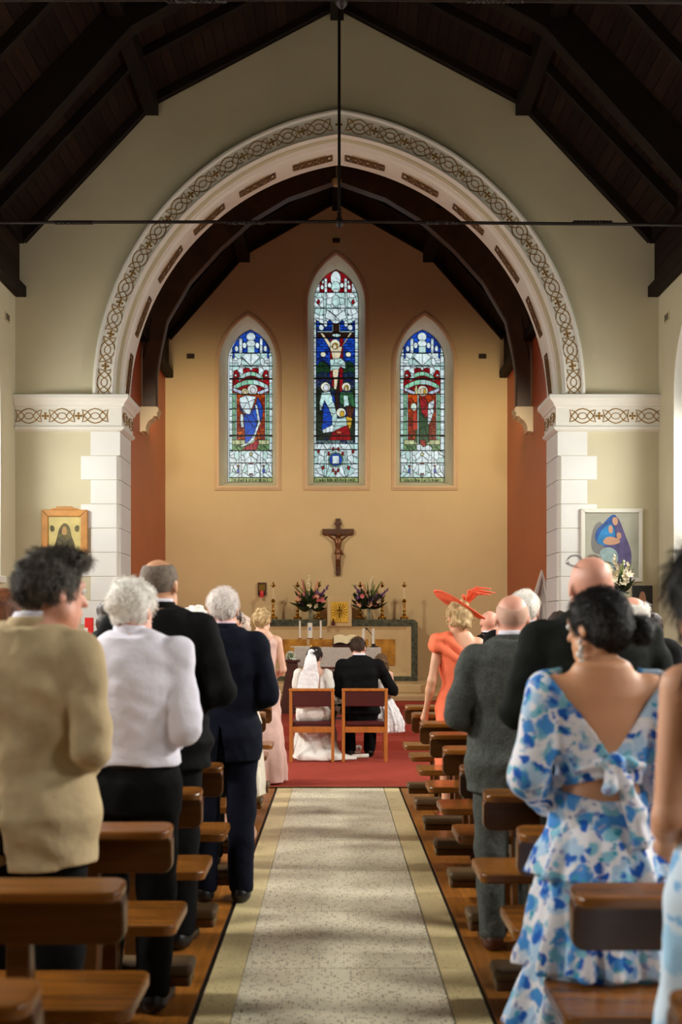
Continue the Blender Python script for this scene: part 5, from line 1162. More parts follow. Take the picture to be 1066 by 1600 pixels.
C_SKYB = floral('pale_blue_chiffon', srgb(206, 222, 236), [(srgb(160, 200, 228), .9, .42), (srgb(120, 172, 216), 1.4, .3)], 9)
def rotm(yaw, pitch, roll):
    return np.array((Matrix.Rotation(math.radians(yaw), 3, 'Z') @ Matrix.Rotation(math.radians(pitch), 3, 'X') @ Matrix.Rotation(math.radians(roll), 3, 'Y')))
def carve(F, fn):
    g = [(F.lo[i]+np.arange(F.n[i])*F.h).astype(np.float32) for i in range(3)]
    F.F = np.maximum(F.F, -fn(g[0][:, None, None], g[1][None, :, None], g[2][None, None, :])+0*F.F); return F
class Person:
    def __init__(s, label, x, y, H, yaw=0, head=(0, 0, 0), skin=SK_PALE, girth=1.0, sh=1.0, arms='clasp', vox=.010, z0=.001, sit=None, female=False, bounds=None, child=False, hx=0.0, tilt=0):
        s.root = thing('person', label, 'person', (x, y, z0), math.radians(yaw)); s.k = H*1.017/1.75; s.root.scale = (s.k,)*3
        s.h = vox/s.k; s.g = girth; s.sh = sh*(.9 if female else 1.0); s.fem = female; s.skin = skin; s.R = rotm(*head); s.off = np.array((0, 0, 0.) if sit is None else (0, 0, sit-.93))
        s.sit = sit; s.pv = np.array((0, -.005, 1.50))+s.off; s.hx = hx; s.seed = int(abs(x*131+y*977)) % 1000
        s.lo, s.hi = bounds if bounds else ((-.46, -.34, -.02), (.46, .42 if sit is None else .72, 1.86+s.off[2]))
        a = {'clasp': ((.255, -.035, 1.13), (.085, .235, 1.05)), 'side': ((.25, -.03, 1.12), (.26, .05, .87)), 'book': ((.25, .0, 1.12), (.09, .26, 1.17)), 'wide': ((.272, -.05, 1.14), (.13, .22, 1.07)), 'back': ((.25, -.08, 1.12), (.08, -.15, .92)), 'lap': ((.235, .03, 1.13), (.09, .28, 1.03))}
        if isinstance(arms, str): arms = (arms, arms)
        s.arm = {}
        for sg, nm in ((-1, arms[0]), (1, arms[1])):
            e, w = a[nm] if isinstance(nm, str) else nm
            if isinstance(nm, str): e = (sg*e[0]*s.sh, e[1], e[2]); w = (sg*w[0], w[1], w[2])
            s.arm[sg] = (np.array((sg*.183*s.sh, -.012, 1.418))+s.off, np.array(e)+s.off, np.array(w)+s.off)
        if sit is None: s.leg = {sg: (np.array((sg*.092, 0, .90)), np.array((sg*.10, .015, .485)), np.array((sg*.10, -.02, .085))) for sg in (-1, 1)}
        else: s.leg = {sg: (np.array((sg*.09, .0, sit)), np.array((sg*.13, .42, sit-.03)), np.array((sg*.11, .30, .085))) for sg in (-1, 1)}
    def hp(s, p): return s.pv+s.R @ (np.array(p)+s.off-s.pv)+np.array((s.hx, 0, -.012 if s.fem else -.03))
    def field(s): return Field(s.lo, s.hi, s.h)
    def put(s, name, F, m, parent=None, it=1, **kw):
        return link(name, F.mesh(name, m, it=it), s.root if parent is None else parent, **kw)
    def torso_tab(s, d=0.0, zlo=.86, zhi=1.50):
        if s.fem: T = [(.80, 0, -.005, .165, .12), (.90, 0, -.01, .172, .125), (.98, 0, -.005, .155, .112), (1.10, 0, .005, .122, .095), (1.22, 0, .012, .14, .11), (1.30, 0, .012, .15, .115), (1.40, 0, -.005, .145, .092), (1.485, 0, -.018, .075, .062)]
        else: T = [(.80, 0, 0, .158, .11), (.92, 0, -.01, .17, .118), (1.06, 0, .005, .155, .112), (1.2, 0, .005, .165, .118), (1.32, 0, -.005, .178, .118), (1.42, 0, -.01, .168, .098), (1.495, 0, -.018, .082, .068)]
        z = np.array([t[0] for t in T]); zz = sorted(set([t[0] for t in T if zlo <= t[0] <= zhi]+[zlo, min(zhi, 1.50)]))
        return [(q+s.off[2], np.interp(q, z, [t[1] for t in T]), np.interp(q, z, [t[2] for t in T])+s.off[1], np.interp(q, z, [t[3] for t in T])*s.g+d, np.interp(q, z, [t[4] for t in T])*s.g**1.3+d) for q in zz]
    def hand(s, F, w, e, sg):
        d = (w-e)/np.linalg.norm(w-e); side = np.cross(d, (0, 0, 1.)); side /= np.linalg.norm(side)+1e-9; up = np.cross(side, d)
        F.cap(w, w+d*.05, .024, .03, .015); F.ell(w+d*.06, (.033, .033, .026), .012)
        for i, (o, L) in enumerate(((-.028, .062), (-.0095, .075), (.0095, .07), (.028, .055))):
            b = w+d*.085+up*o; m_ = b+d*L*.55-side*sg*.012; F.cap(b-d*.02, m_, .0095, .0088, .004); F.cap(m_, m_+d*L*.4-side*sg*.03, .0088, .0075, .003)
        F.cap(w+d*.03+up*.025, w+d*.06+up*.055-side*sg*.012, .012, .01, .006); F.cap(w+d*.06+up*.055-side*sg*.012, w+d*.09+up*.06-side*sg*.03, .01, .008, .003)
    def body(s, legs=True):
        F = s.field(); h = s.hp; R = s.R
        F.col(s.torso_tab(), .03)
        o = s.off; F.cap(np.array((-.15*s.sh, -.012, 1.42))+o, np.array((.15*s.sh, -.012, 1.42))+o, .05, .052, .05)
        F.cap(np.array((-.05, -.03, 1.48))+o, np.array((.05, -.03, 1.48))+o, .038, .038, .05)
        nr = .05 if s.fem else .06
        F.cap(np.array((0, -.018, 1.42))+o, h((0, -.004, 1.585)), nr+.008, nr, .035)
        F.ell(h((0, -.010, 1.668)), (.0765, .097, .087), .02, R); F.ell(h((0, .036, 1.618)), (.061, .062, .092), .03, R); F.ell(h((0, .058, 1.553)), (.036, .036, .032), .03, R)
        F.cap(h((-.05, .02, 1.575)), h((.05, .02, 1.575)), .022, .022, .03)
        for sg in (-1, 1): F.ell(h((sg*.034, .103, 1.652)), (.017, .014, .011), .012, R, 's')
        F.cap(h((0, .096, 1.655)), h((0, .118, 1.615)), .009, .0145, .014); F.cap(h((-.035, .089, 1.672)), h((.035, .089, 1.672)), .011, .011, .02)
        F.ell(h((0, .098, 1.588)), (.025, .012, .006), .008, R); F.ell(h((0, .096, 1.577)), (.021, .012, .006), .008, R)
        for sg in (-1, 1):
            F.ell(h((sg*.080, -.008, 1.633)), (.010, .020, .033), .008, R); F.ell(h((sg*.089, -.002, 1.633)), (.005, .010, .018), .006, R, 's')
            S, E, Wr = s.arm[sg]; g = s.g**.5*(.86 if s.fem else 1)
            F.cap(S, E, .05*g, .040*g, .03); F.cap(E, Wr, .041*g, .026*g, .02); F.ell(E+(Wr-E)*.3, (.04*g, .042*g, .045*g), .03); s.hand(F, Wr, E, sg)
            if legs:
                a, b, c = s.leg[sg]; F.cap(a, b, .085*s.g, .056, .04); F.cap(b, c, .056, .036, .03); F.ell(b+(c-b)*.3+np.array((0, -.018, 0)), (.045, .05, .09), .03)
                F.cap(c+np.array((0, -.02, -.045)), c+np.array((sg*.015, .14, -.055)), .035, .028, .03)
        F.plane((0, 0, .004), (0, 0, -1))
        b = s.put('body', F, s.skin)
        for sg in (-1, 1):
            p = h((sg*.034, .089, 1.652)); MB().ball(p, .0125, 10, 7).build('eye', M_eye, s.root, smooth='all'); q = h((sg*.034, .0995, 1.652)); MB().ball(q, .0055, 8, 5).build('iris', M_iris, s.root, smooth='all')
        for sg in (-1, 1): pass
        return b
    def shoes(s, m=M_shoe_k):
        for sg in (-1, 1):
            c = s.leg[sg][2]; F = Field(c-np.array((.09, .12, .1)), c+np.array((.1, .22, .08)), max(s.h*.8, .006))
            F.cap(c+np.array((0, -.03, -.042)), c+np.array((sg*.015, .145, -.05)), .046, .038, .02); F.cap(c, c+np.array((0, 0, -.04)), .05, .05, .03); F.plane((0, 0, c[2]-.085), (0, 0, -1)); F.plane((0, 0, c[2]+.035), (0, 0, 1)); s.put('shoe', F, m)
    def trousers(s, m, belt=None):
        F = s.field(); F.col(s.torso_tab(.016, .80, 1.03), .03)
        for sg in (-1, 1):
            a, b, c = s.leg[sg]; F.cap(a, b, .098*s.g, .078, .03); F.cap(b, c+np.array((0, 0, .0)), .078, .068, .03)
            if s.sit is not None: F.cap(a, a+np.array((0, -.03, 0)), .11*s.g, .11*s.g, .04)
        F.noise(.0035, 26, s.seed, zs=.6)
        if s.sit is None: F.plane((0, 0, 1.035), (0, 0, 1))
        F.plane((0, 0, .055), (0, 0, -1)); s.put('trousers', F, m)
        if belt:
            F = s.field(); F.col(s.torso_tab(.021, .985, 1.02), 0); s.put('belt', F, belt)
    def jacket(s, m, hem=.80, vent=True, wr=.005, collar=True, loose=0.0, wf=15, zs=2.8, n=3, fine=.22):
        F = s.field(); T = s.torso_tab(.024+loose, hem, 1.50); o = s.off
        T = [(z, cx, cy, rx+(.02 if z-o[2] < .95 else 0), ry+(.022 if z-o[2] < .95 else 0)) for z, cx, cy, rx, ry in T]
        F.col(T, .03); F.cap(np.array((-.165*s.sh, -.014, 1.418))+o, np.array((.165*s.sh, -.014, 1.418))+o, .064, .064, .04); F.cap(np.array((-.055, -.03, 1.475))+o, np.array((.055, -.03, 1.475))+o, .05, .05, .05)
        for sg in (-1, 1):
            S, E, Wr = s.arm[sg]; g = s.g**.5; F.cap(S, S+(E-S)*.3, .068*g, .066*g, .03); F.cap(S+(E-S)*.3, E, .066*g, .060*g, .006); F.cap(E, E+(Wr-E)*.96, .060*g, .046*g, .006)
        F.noise(wr*1.25, wf*.85, s.seed+3, n=n, zs=zs); F.noise(wr*fine, wf*3, s.seed+9, zs=1.6)
        if s.sit is None: F.plane((0, 0, hem+o[2]), (0, 0, -1))
        if vent: carve(F, lambda x, y, z: np.maximum(np.maximum(np.abs(x-.0)-.004-np.maximum(0, (hem+.2-z))*.11, y+.02), z-(hem+.2)))
        carve(F, lambda x, y, z: np.maximum(np.sqrt((x-0)**2+((y-.0-o[1]))**2)-.064, 1.47+o[2]-z))
        j = s.put('jacket', F, m)
        if collar:
            F = s.field(); F.col([(1.46+o[2], 0, -.016, .112, .096), (1.50+o[2], s.hx*.2, -.016, .086, .078), (1.538+o[2], s.hx*.4, -.014, .076, .071)], .012); carve(F, lambda x, y, z: np.sqrt((x-s.hx*.3)**2+(y+.006)**2)-.063+0*z); s.put('lapel_collar', F, m, j)
        return j
    def collar(s, m=None):
        o = s.off; F = s.field(); F.col([(1.48+o[2], s.hx*.1, -.014, .075, .071), (1.556+o[2], s.hx*.5, -.012, .068, .065)], .004); carve(F, lambda x, y, z: np.maximum(np.sqrt((x-s.hx*.35)**2+(y+.006)**2)-.0575, z*0-1)); s.put('shirt_collar', F, m or C_WHITE)
    def hair(s, style, m, **k):
        h = s.hp; R = s.R; e = {'bun': .42, 'long': .75}.get(style, .2); c = h((0, -.02, 1.66)); F = Field(c-np.array((.17, .22, .22 if style not in ('long',) else .75)), c+np.array((.19, .19, .19)), max(.006, s.h*.75))
        amp, fr = k.get('amp', .004), k.get('fr', 60)
        F.ell(h((0, -.013, 1.673)), (.086+k.get('t', 0), .106+k.get('t', 0), .096+k.get('t', 0)), .02, R)
        if k.get('quiff'): F.ell(h((.015, .06, 1.752)), (.055, .05, .03), .03, R); F.ell(h((-.01, .0, 1.757)), (.05, .05, .025), .03, R)
        if style == 'bun':
            F.ell(h((0, -.06, 1.635)), (.075, .062, .075), .03, R); b = k.get('bun', (0, -.135, 1.64)); F.ell(h(b), k.get('br', (.05, .045, .048)), .012, R); F.ell(h((b[0]+.035, b[1]-.01, b[2]+.02)), (.025, .022, .024), .01, R); F.ell(h((b[0]-.03, b[1]-.012, b[2]-.02)), (.026, .022, .026), .01, R)
        if style == 'long':
            L = k.get('L', .32)
            F.ell(h((0, -.045, 1.60)), (.085, .07, .10), .03, R); a = h((0, -.06, 1.57)); F.col([(a[2]-L, a[0], a[1]-.03, .085, .04), (a[2]-L*.5, a[0], a[1]-.03, .105, .05), (a[2]+.05, a[0], a[1], .085, .06)], .03, fold=.006, nf=13)
        if style == 'bob': F.ell(h((0, -.03, 1.61)), (.098, .095, .09), .04, R); F.ell(h((0, -.02, 1.69)), (.098, .108, .085), .03, R)
        F.noise(amp, fr, s.seed, n=6, zs=k.get('zs', 1))
        q = lambda p: np.linalg.inv(R) @ 0
        F.ell(h((0, .115, 1.615)), (.085, .085, .088 if style != 'bob' else .075), .008, R, 's')
        for sg in (-1, 1):
            if style in ('short', 'bald', 'bun'): F.ell(h((sg*.095, .02, 1.62)), (.022, .04, .05), .008, R, 's')
        if style in ('short', 'bald'):
            n = R @ np.array((0, .25, -1.)); F.plane(h((0, -.05, k.get('nape', 1.565))), n/np.linalg.norm(n)); F.ell(h((0, .02, 1.50)), (.12, .10, .105), .01, R, 's'); F.ell(h((0, .09, 1.555)), (.12, .09, .085), .01, R, 's')
        if style == 'bald':
            F.ell(h((k.get('bx', 0), k.get('by', .02), 1.775)), (.088, .125, .085+k.get('bz', 0)), .006, R, 's')
        o = s.put('hair', F, m, it=0)
        n = k.get('strands', 0 if s.h*s.k > .0125 else 2500 if s.h*s.k > .0095 else 6000)
        if n: s.strands(o, m, n, k.get('sl', .03), k.get('mess', .35), style)
        return o
    def strands(s, o, m, n, L, mess, style):
        me = o.data; nv = len(me.vertices); V = np.empty(nv*3, np.float32); me.vertices.foreach_get('co', V); V = V.reshape(-1, 3); Nn = np.empty(nv*3, np.float32); me.vertex_normals.foreach_get('vector', Nn); Nn = Nn.reshape(-1, 3)
        rg = np.random.RandomState(s.seed+1); i = rg.randint(0, nv, n); p = V[i]; nn = Nn[i]
        c = s.hp((0, -.02, 1.70)); base = s.R @ np.array((0, -.55, -1.0))
        d = np.tile(base, (n, 1))+mess*rg.randn(n, 3); tang = d-nn*np.sum(d*nn, 1, keepdims=True); tang /= np.linalg.norm(tang, axis=1, keepdims=True)+1e-6
        sd = np.cross(nn, tang); l = (L*(.6+.8*rg.rand(n)))[:, None]; w = .0011/s.k
        P0 = p-nn*.003; P1 = p+tang*l*.4+nn*.003; P2 = p+tang*l*.8+nn*(.003+.006*rg.rand(n))[:, None]; P3 = p+tang*l+nn*(.010*rg.rand(n)-.002)[:, None]
        A = np.stack([P0-sd*w, P0+sd*w, P1+sd*w, P1-sd*w, P2+sd*w*.8, P2-sd*w*.8, P3], 1).reshape(-1, 3); b = np.arange(n)[:, None]*7
        Q = np.concatenate([b+np.array([[0, 1, 2, 3]]), b+np.array([[3, 2, 4, 5]])]); T = b+np.array([[5, 4, 6]])
        ms = bpy.data.meshes.new('hair_strands'); ms.from_pydata(A.tolist(), [], Q.tolist()+T.tolist()); ms.materials.append(m); link('hair_strands', ms, o, kind='stuff')

# ---- left of the aisle
p = Person('man in a beige linen jacket, head turned right, nearest on the left', CX+(44-VX)*3.70/F_PX, 3.70, 1.745, -14, (-34, -4, -4), SK_PINK, 1.10, 1.06, ('side', ((.24, -.05, 1.13), (.10, .2, 1.05))), .009, hx=.075)
p.body(); p.shoes(); p.trousers(C_BLACK); p.jacket(C_BEIGE, .76, True, .005, True, .006, 20); p.collar(); p.hair('short', H_GREYD, amp=.006, fr=40, quiff=True, nape=1.61, sl=.04, mess=.6)
p = Person('white-haired man in a white shirt and black trousers', CX+(205-VX)*4.62/F_PX, 4.62, 1.70, -6, (-14, -2, 0), SK_PINK, 1.10, 1.05, ('clasp', ((.232, -.06, 1.13), (.12, .2, 1.07))), .009)
p.body(); p.shoes(); p.trousers(C_BLACK, M_shoe_k); p.jacket(C_WHITE, .985, False, .0085, False, .012, 13, 1.7, 5, .28); p.collar(); p.hair('short', H_WHITE, amp=.007, fr=45, t=.006, nape=1.56, mess=.7, strands=2500)
p = Person('tall balding man in a black suit behind the white shirt', CX+(249-VX)*5.53/F_PX, 5.53, 1.845, -8, (-6, -2, 0), SK_TAN, 1.12, 1.1, ('clasp', 'wide'))
p.body(); p.shoes(); p.trousers(C_BLACK); p.jacket(C_BLACK, .80, True, .004, True, .01); p.collar(); p.hair('bald', mat('short_grey_brown_hair', srgb(112, 98, 84), .8, var=.4, vscale=50, bump=.4, bscale=120), amp=.001, fr=60, by=-.05, bz=-.028, t=-.004, strands=0)
p = Person('white-haired man in a navy suit at the aisle end', CX+(349-VX)*6.45/F_PX, 6.45, 1.735, 0, (0, 0, 0), SK_PINK, 1.06, 1.0, ('clasp', 'clasp'))
p.body(); p.shoes(); p.trousers(C_NAVY); p.jacket(C_NAVY, .78, True, .004); p.collar(mat('pink_shirt', srgb(226, 196, 206), .8)); p.hair('short', H_SILVER, amp=.002, fr=70, nape=1.60)
p = Person('dark-haired man in glasses half hidden beyond the navy suit', CX+(357-VX)*7.4/F_PX, 7.4, 1.67, -6, (-25, 0, 0), SK_WARM, 1, 1, 'clasp', .013)
p.body(); p.shoes(); p.trousers(C_BLACK); p.jacket(C_BLACK); p.collar(); p.hair('short', H_DARK, amp=.003, fr=60)
F = MB(); 
for sg in (-1, 1):
    F.tube([p.hp((sg*.034+.026*math.cos(t), .108, 1.65+.02*math.sin(t))) for t in [2*PI*i/14 for i in range(14)]], .0025, 5, True); F.tube([p.hp((sg*.062, .105, 1.655)), p.hp((sg*.086, .04, 1.655)), p.hp((sg*.088, -.01, 1.655))], .0025, 5)
F.build('glasses', M_black, p.root)
p = Person('woman in an ivory dress with pale blonde hair beyond the navy suit', CX+(370-VX)*8.28/F_PX, 8.28, 1.60, 0, (-15, -6, 0), SK_PALE, 1, 1, 'clasp', .013, female=True)
p.body()
def gown(p, m, hem, flare, fold=.02, nf=9, neck=1.42, d=.016, name='dress', cut=None, waistfold=.004, tail=None):
    F = p.field(); F.col(p.torso_tab(d, .80, neck), .03); T = p.torso_tab(d+.004, .80, .98)
    b = [(hem, 0, -.02, flare, flare*.85), (hem+.25, 0, -.015, flare*.86+.02, flare*.74+.02), (.80, 0, -.008, .185*p.g, .14*p.g), (.92, 0, -.008, .178*p.g, .132*p.g), (1.0, 0, 0, .14*p.g, .108*p.g)]
    F.col(b, .03, fold=fold, nf=nf, ph=p.seed)
    if p.sit is None and neck > 1.40: F.cap((-.14*p.sh, -.012, 1.40), (.14*p.sh, -.012, 1.40), .06, .06, .04)
    F.noise(waistfold, 22, p.seed, zs=1.4)
    if cut: carve(F, cut)
    carve(F, lambda x, y, z: np.maximum(np.sqrt(x**2+(y-.02)**2)-.085, neck-.015-z)); F.plane((0, 0, hem), (0, 0, -1)); return p.put(name, F, m)
gown(p, C_IVORY, .35, .22, .012); p.shoes(mat('nude_shoe', srgb(190, 150, 130), .4)); p.hair('bob', mat('pale_pink_blonde_hair', srgb(222, 200, 182), .6, var=.3, vscale=50, col2=srgb(180, 150, 130), bump=.6, bscale=90), amp=.008, fr=50)
p = Person('white curly-haired woman between the black and navy suits', CX+(305-VX)*9.15/F_PX, 9.15, 1.66, 0, (0, 0, 0), SK_PALE, 1, 1, 'clasp', .013, female=True)
p.body(); gown(p, C_NAVY, .4, .22, .012); p.shoes(); p.hair('bob', H_WHITE, amp=.011, fr=70)
p = Person('blonde woman in a blush satin one-shoulder gown at the left front', CX+(409-VX)*11.3/F_PX, 11.3, 1.685, -4, (-12, -8, 0), SK_PALE, .98, 1.0, ('lap', 'lap'), .011, .014, female=True)
p.body(); gown(p, C_PINKD, .012, .25, .018, 7, 1.44, .014, cut=lambda x, y, z: np.maximum(np.maximum(y-.03, 1.20-z+(x+.13)*.95), x-.10-0*z)); p.shoes(mat('nude_shoe', (0, 0, 0))); p.hair('bun', H_BLOND, amp=.006, fr=55, bun=(.03, -.13, 1.635))
p = Person('dark-haired woman in black far left beyond the white shirt', CX+(172-VX)*8.2/F_PX, 8.2, 1.70, 0, (20, 0, 0), SK_PALE, 1, 1.15, 'clasp', .014, female=True)
p.body(); p.trousers(C_BLACK); p.jacket(C_GREEN, .8, False, collar=False); p.shoes(); p.hair('long', H_DARK, amp=.008, fr=40, L=.16)
p = Person('auburn-haired woman at the far left edge', CX+(5-VX)*6.4/F_PX, 6.4, 1.70, 0, (0, 0, 0), SK_PALE, 1, 1, 'clasp', .014, female=True)
p.body(); gown(p, C_NAVY, .4, .22, .012); p.shoes(); p.hair('bob', H_AUB, amp=.003, fr=30, zs=.2)

# ---- right of the aisle
p = Person('dark-haired woman in a blue floral tiered dress with open tied back', CX+(938-VX)*3.64/F_PX, 3.64, 1.61, 3, (34, -6, 2), SK_TAN, 1.06, 1.12, (((-.245, -.02, 1.13), (-.13, .2, 1.0)), ((.245, -.02, 1.13), (.13, .2, 1.0))), .008, female=True, bounds=((-.5, -.42, -.02), (.5, .42, 1.86)))
b = p.body()
def vcut(x, y, z): return np.maximum(y+.005, 1.205-z+np.abs(x-.01)*1.35)
def slot(x, y, z): return np.maximum(np.maximum(y+.0, np.abs(z-1.095+np.abs(x)*.05)-.038*np.clip(1.15-np.abs(x)*7.0, 0, 1)), np.abs(x)-.15)
F = p.field(); F.col(p.torso_tab(.013, .95, 1.44), .02); F.cap((-.175, -.012, 1.42), (-.115, -.016, 1.44), .066, .062, .03); F.cap((.175, -.012, 1.42), (.115, -.016, 1.44), .066, .062, .03)
for sg in (-1, 1):
    S, E, Wr = p.arm[sg]; F.cap(S, E, .066, .072, .03); F.cap(E, E+(Wr-E)*.85, .072, .05, .03); F.cap(E+(Wr-E)*.85, Wr, .045, .036, .02)
F.noise(.005, 32, 4, zs=.7); carve(F, vcut); carve(F, slot); carve(F, lambda x, y, z: np.maximum(np.sqrt((x*.8)**2+(y-.04)**2)-.11, 1.39-z)); p.put('dress_bodice', F, C_FLORAL)
for i, (zt, zb, r0, r1, fo, nf) in enumerate(((.99, .80, .165, .235, .018, 11), (.84, .50, .205, .275, .024, 12), (.54, .26, .25, .31, .028, 13), (.30, .02, .285, .345, .03, 13))):
    F = p.field(); F.col([(zb, .0, -.01, r1, r1*.9), ((zt+zb)/2, 0, -.01, (r0+r1)/2, (r0+r1)*.43), (zt, 0, -.005, r0, r0*.78)], .0, fold=fo, nf=nf, ph=i*1.7); F.noise(.004, 40, i, zs=.3); F.plane((0, 0, zb), (0, 0, -1)); p.put('skirt_tier', F, C_FLORAL)
F = p.field(); F.ell((.015, -.125, 1.185), (.035, .028, .036), .012); F.cap((.02, -.13, 1.17), (.075, -.15, 1.02), .022, .034, .015); F.cap((.0, -.13, 1.17), (-.01, -.15, 1.10), .02, .026, .012); F.cap((.05, -.125, 1.19), (.12, -.10, 1.17), .02, .012, .015); F.cap((-.02, -.125, 1.19), (-.11, -.10, 1.16), .02, .012, .015); F.cap((.075, -.15, 1.02), (.085, -.165, .93), .034, .03, .015); F.noise(.004, 60, 3); p.put('back_bow', F, C_FLORAL)
p.hair('bun', H_BLACK, amp=.0025, fr=40, bun=(.115, -.085, 1.63), br=(.047, .045, .047), t=.005)
mb = MB(); q = p.hp((-.088, -.002, 1.595))
for i, r in enumerate((.008, .011, .014, .009)): mb.ball((q[0]-.004+.006*(i % 2), q[1]-.005, q[2]-.006-.021*i), r, 8, 6)
mb.build('earring', mat('pearl_earring', srgb(220, 214, 206), .25), p.root, smooth='all'); p.shoes(mat('nude_shoe', (0, 0, 0)))
p = Person('bald man in a dark green suit with glasses pushed up on his head', CX+(924-VX)*4.56/F_PX, 4.56, 1.80, 4, (0, -4, 0), SK_PINK, 1.12, 1.1, 'wide', .009)
p.body(); p.shoes(M_shoe_b); p.trousers(C_GREEN); p.jacket(C_GREEN, .78, True, .004, True, .01); p.collar()
mb = MB()
for sg in (-1, 1):
    mb.tube([p.hp((sg*.036+.028*math.cos(t), .082-.3*.02*math.sin(t), 1.752+.02*math.sin(t))) for t in [2*PI*i/16 for i in range(16)]], .003, 5, True); mb.tube([p.hp((sg*.064, .08, 1.755)), p.hp((sg*.086, .02, 1.735)), p.hp((sg*.084, -.05, 1.715))], .003, 5)
mb.tube([p.hp((-.01, .085, 1.755)), p.hp((.01, .085, 1.755))], .003, 5); mb.build('glasses', mat('tortoiseshell', srgb(58, 34, 24), .3), p.root)
p = Person('bald man in a grey tweed suit by the aisle on the right', CX+(800-VX)*5.5/F_PX, 5.5, 1.675, 2, (-4, 0, 0), SK_PINK, 1.10, 1.05, ('wide', 'clasp'), .010)
p.body(); p.shoes(M_shoe_b); p.trousers(C_TWEED); p.jacket(C_TWEED, .76, True, .004, True, .008); p.collar(); p.hair('bald', mat('close_cropped_grey', srgb(206, 164, 142), .8), amp=.001, t=-.007, by=-.03, bz=.03, strands=0)
p = Person('blonde woman in a coral one-shoulder dress and wide coral hat', CX+(717-VX)*9.15/F_PX, 9.15, 1.70, 6, (14, -4, 0), SK_WARM, 1.0, 1.0, ('side', 'lap'), .011, female=True)
p.body(); gown(p, C_CORAL, .40, .20, .008, 7, 1.44, .014, cut=lambda x, y, z: np.maximum(np.maximum(y-.04, 1.26-z-(x-.13)*.9), -.08-x+0*z)); p.shoes(mat('coral_shoe', srgb(226, 110, 80), .4)); p.hair('bun', H_BLOND, amp=.014, fr=60, bun=(.0, -.105, 1.61), br=(.07, .05, .065), t=.008, mess=.9)
F = p.field(); F.ell((-.165, -.03, 1.455), (.075, .085, .05), .02); F.ell((-.205, -.04, 1.40), (.05, .075, .06), .02); F.cap((-.12, -.085, 1.46), (.12, -.105, 1.25), .035, .03, .03); F.cap((-.17, -.085, 1.40), (.06, -.125, 1.22), .036, .026, .01); F.cap((-.10, -.05, 1.475), (-.13, .06, 1.45), .045, .04, .03)
F.noise(.005, 40, 2); p.put('shoulder_drape', F, C_CORAL)
q = p.hp((.045, .055, 1.725)); hat = MB(); rows = []
for r, zz in ((.0, .03), (.07, .035), (.09, .01), (.15, .0), (.20, .012), (.215, .03), (.21, .022), (.15, -.008), (.09, .0), (.0, .015)):
    rows.append([(q[0]+(r*math.cos(t))*1.0+r*math.sin(t)*.0, q[1]+r*math.sin(t)*.9, q[2]+zz-(r*math.cos(t))*.52+.05*r/.2*math.sin(2*t)*.3) for t in [2*PI*i/28 for i in range(28)]])
hat.grid(rows, closed=True); ho = hat.build('hat', mat('coral_sinamay', srgb(236, 96, 58), .7, var=.1, vscale=30), p.root, smooth='all')
rg = random.Random(2)
for i in range(9):
    a = rg.uniform(-.9, .9); L = rg.uniform(.12, .22)
    MB().tube([(q[0]+.05, q[1]-.02, q[2]+.02), (q[0]+.05+L*.5*math.sin(a+.3), q[1]-.05, q[2]+.05+L*.55*math.cos(a)), (q[0]+.07+L*math.sin(a+.5), q[1]-.08, q[2]+.03+L*.6*math.cos(a))], [.006, .014, .003], 6).build('hat_feather', mat('coral_sinamay', (0, 0, 0)), ho, smooth='all')
p = Person('bald man in a dark suit next to the coral hat', CX+(765-VX)*10.05/F_PX, 10.05, 1.67, 0, (0, 0, 0), SK_PINK, 1.05, 1.05, 'clasp', .013)
p.body(); p.trousers(C_BLACK); p.jacket(C_BLACK); p.collar(); p.shoes()
p = Person('white-haired man in a dark suit just right of the grey tweed suit', CX+(820-VX)*7.35/F_PX, 7.35, 1.745, 0, (-12, 0, 0), SK_PINK, 1.05, 1.05, 'clasp', .012)
p.body(); p.trousers(C_BLACK); p.jacket(C_BLACK); p.collar(); p.shoes(); p.hair('short', H_WHITE, amp=.004, fr=50, t=.004)
p = Person('dark-haired boy leaning his head, beyond the dark green suit', CX+(866-VX)*8.25/F_PX, 8.25, 1.63, 0, (30, 10, 8), SK_PINK, .9, .9, 'clasp', .013)
p.body(); p.trousers(C_BLACK); p.jacket(C_BLACK); p.collar(); p.shoes(); p.hair('short', H_DARK, amp=.006, fr=50, t=.004)
p = Person('white-haired older person in black near the right wall', CX+(987-VX)*6.4/F_PX, 6.4, 1.69, 0, (10, 0, 0), SK_PINK, 1.1, 1.1, 'clasp', .012)
p.body(); p.trousers(C_BLACK); p.jacket(C_BLACK, .8, False); p.collar(C_BLACK); p.shoes(); p.hair('bald', H_WHITE, amp=.006, fr=60, t=.004, by=-.03)
p = Person('dark-haired person in navy at the far right, beyond the floral dress', CX+(1016-VX)*8.2/F_PX, 8.2, 1.62, 0, (20, 0, 0), SK_WARM, 1.1, 1.05, 'clasp', .013)
p.body(); p.trousers(C_NAVY); p.jacket(C_NAVY, .8, False); p.collar(); p.shoes(); p.hair('short', H_DARK, amp=.004)
p = Person('bare-armed dark-haired woman in a pale blue dress at the right edge', CX+(1156-VX)*2.75/F_PX, 2.75, 1.68, 8, (8, 0, 0), SK_WARM, 1.0, 1.0, (((-.20, -.03, 1.10), (-.10, .2, 1.0)), 'side'), .009, female=True, hx=-.07)
p.body(); gown(p, C_SKYB, .25, .24, .02, 9, 1.30, .013); p.shoes(mat('nude_shoe', (0, 0, 0))); p.hair('long', H_BLACK, amp=.003, fr=40, L=.16, t=.016, sl=.08)

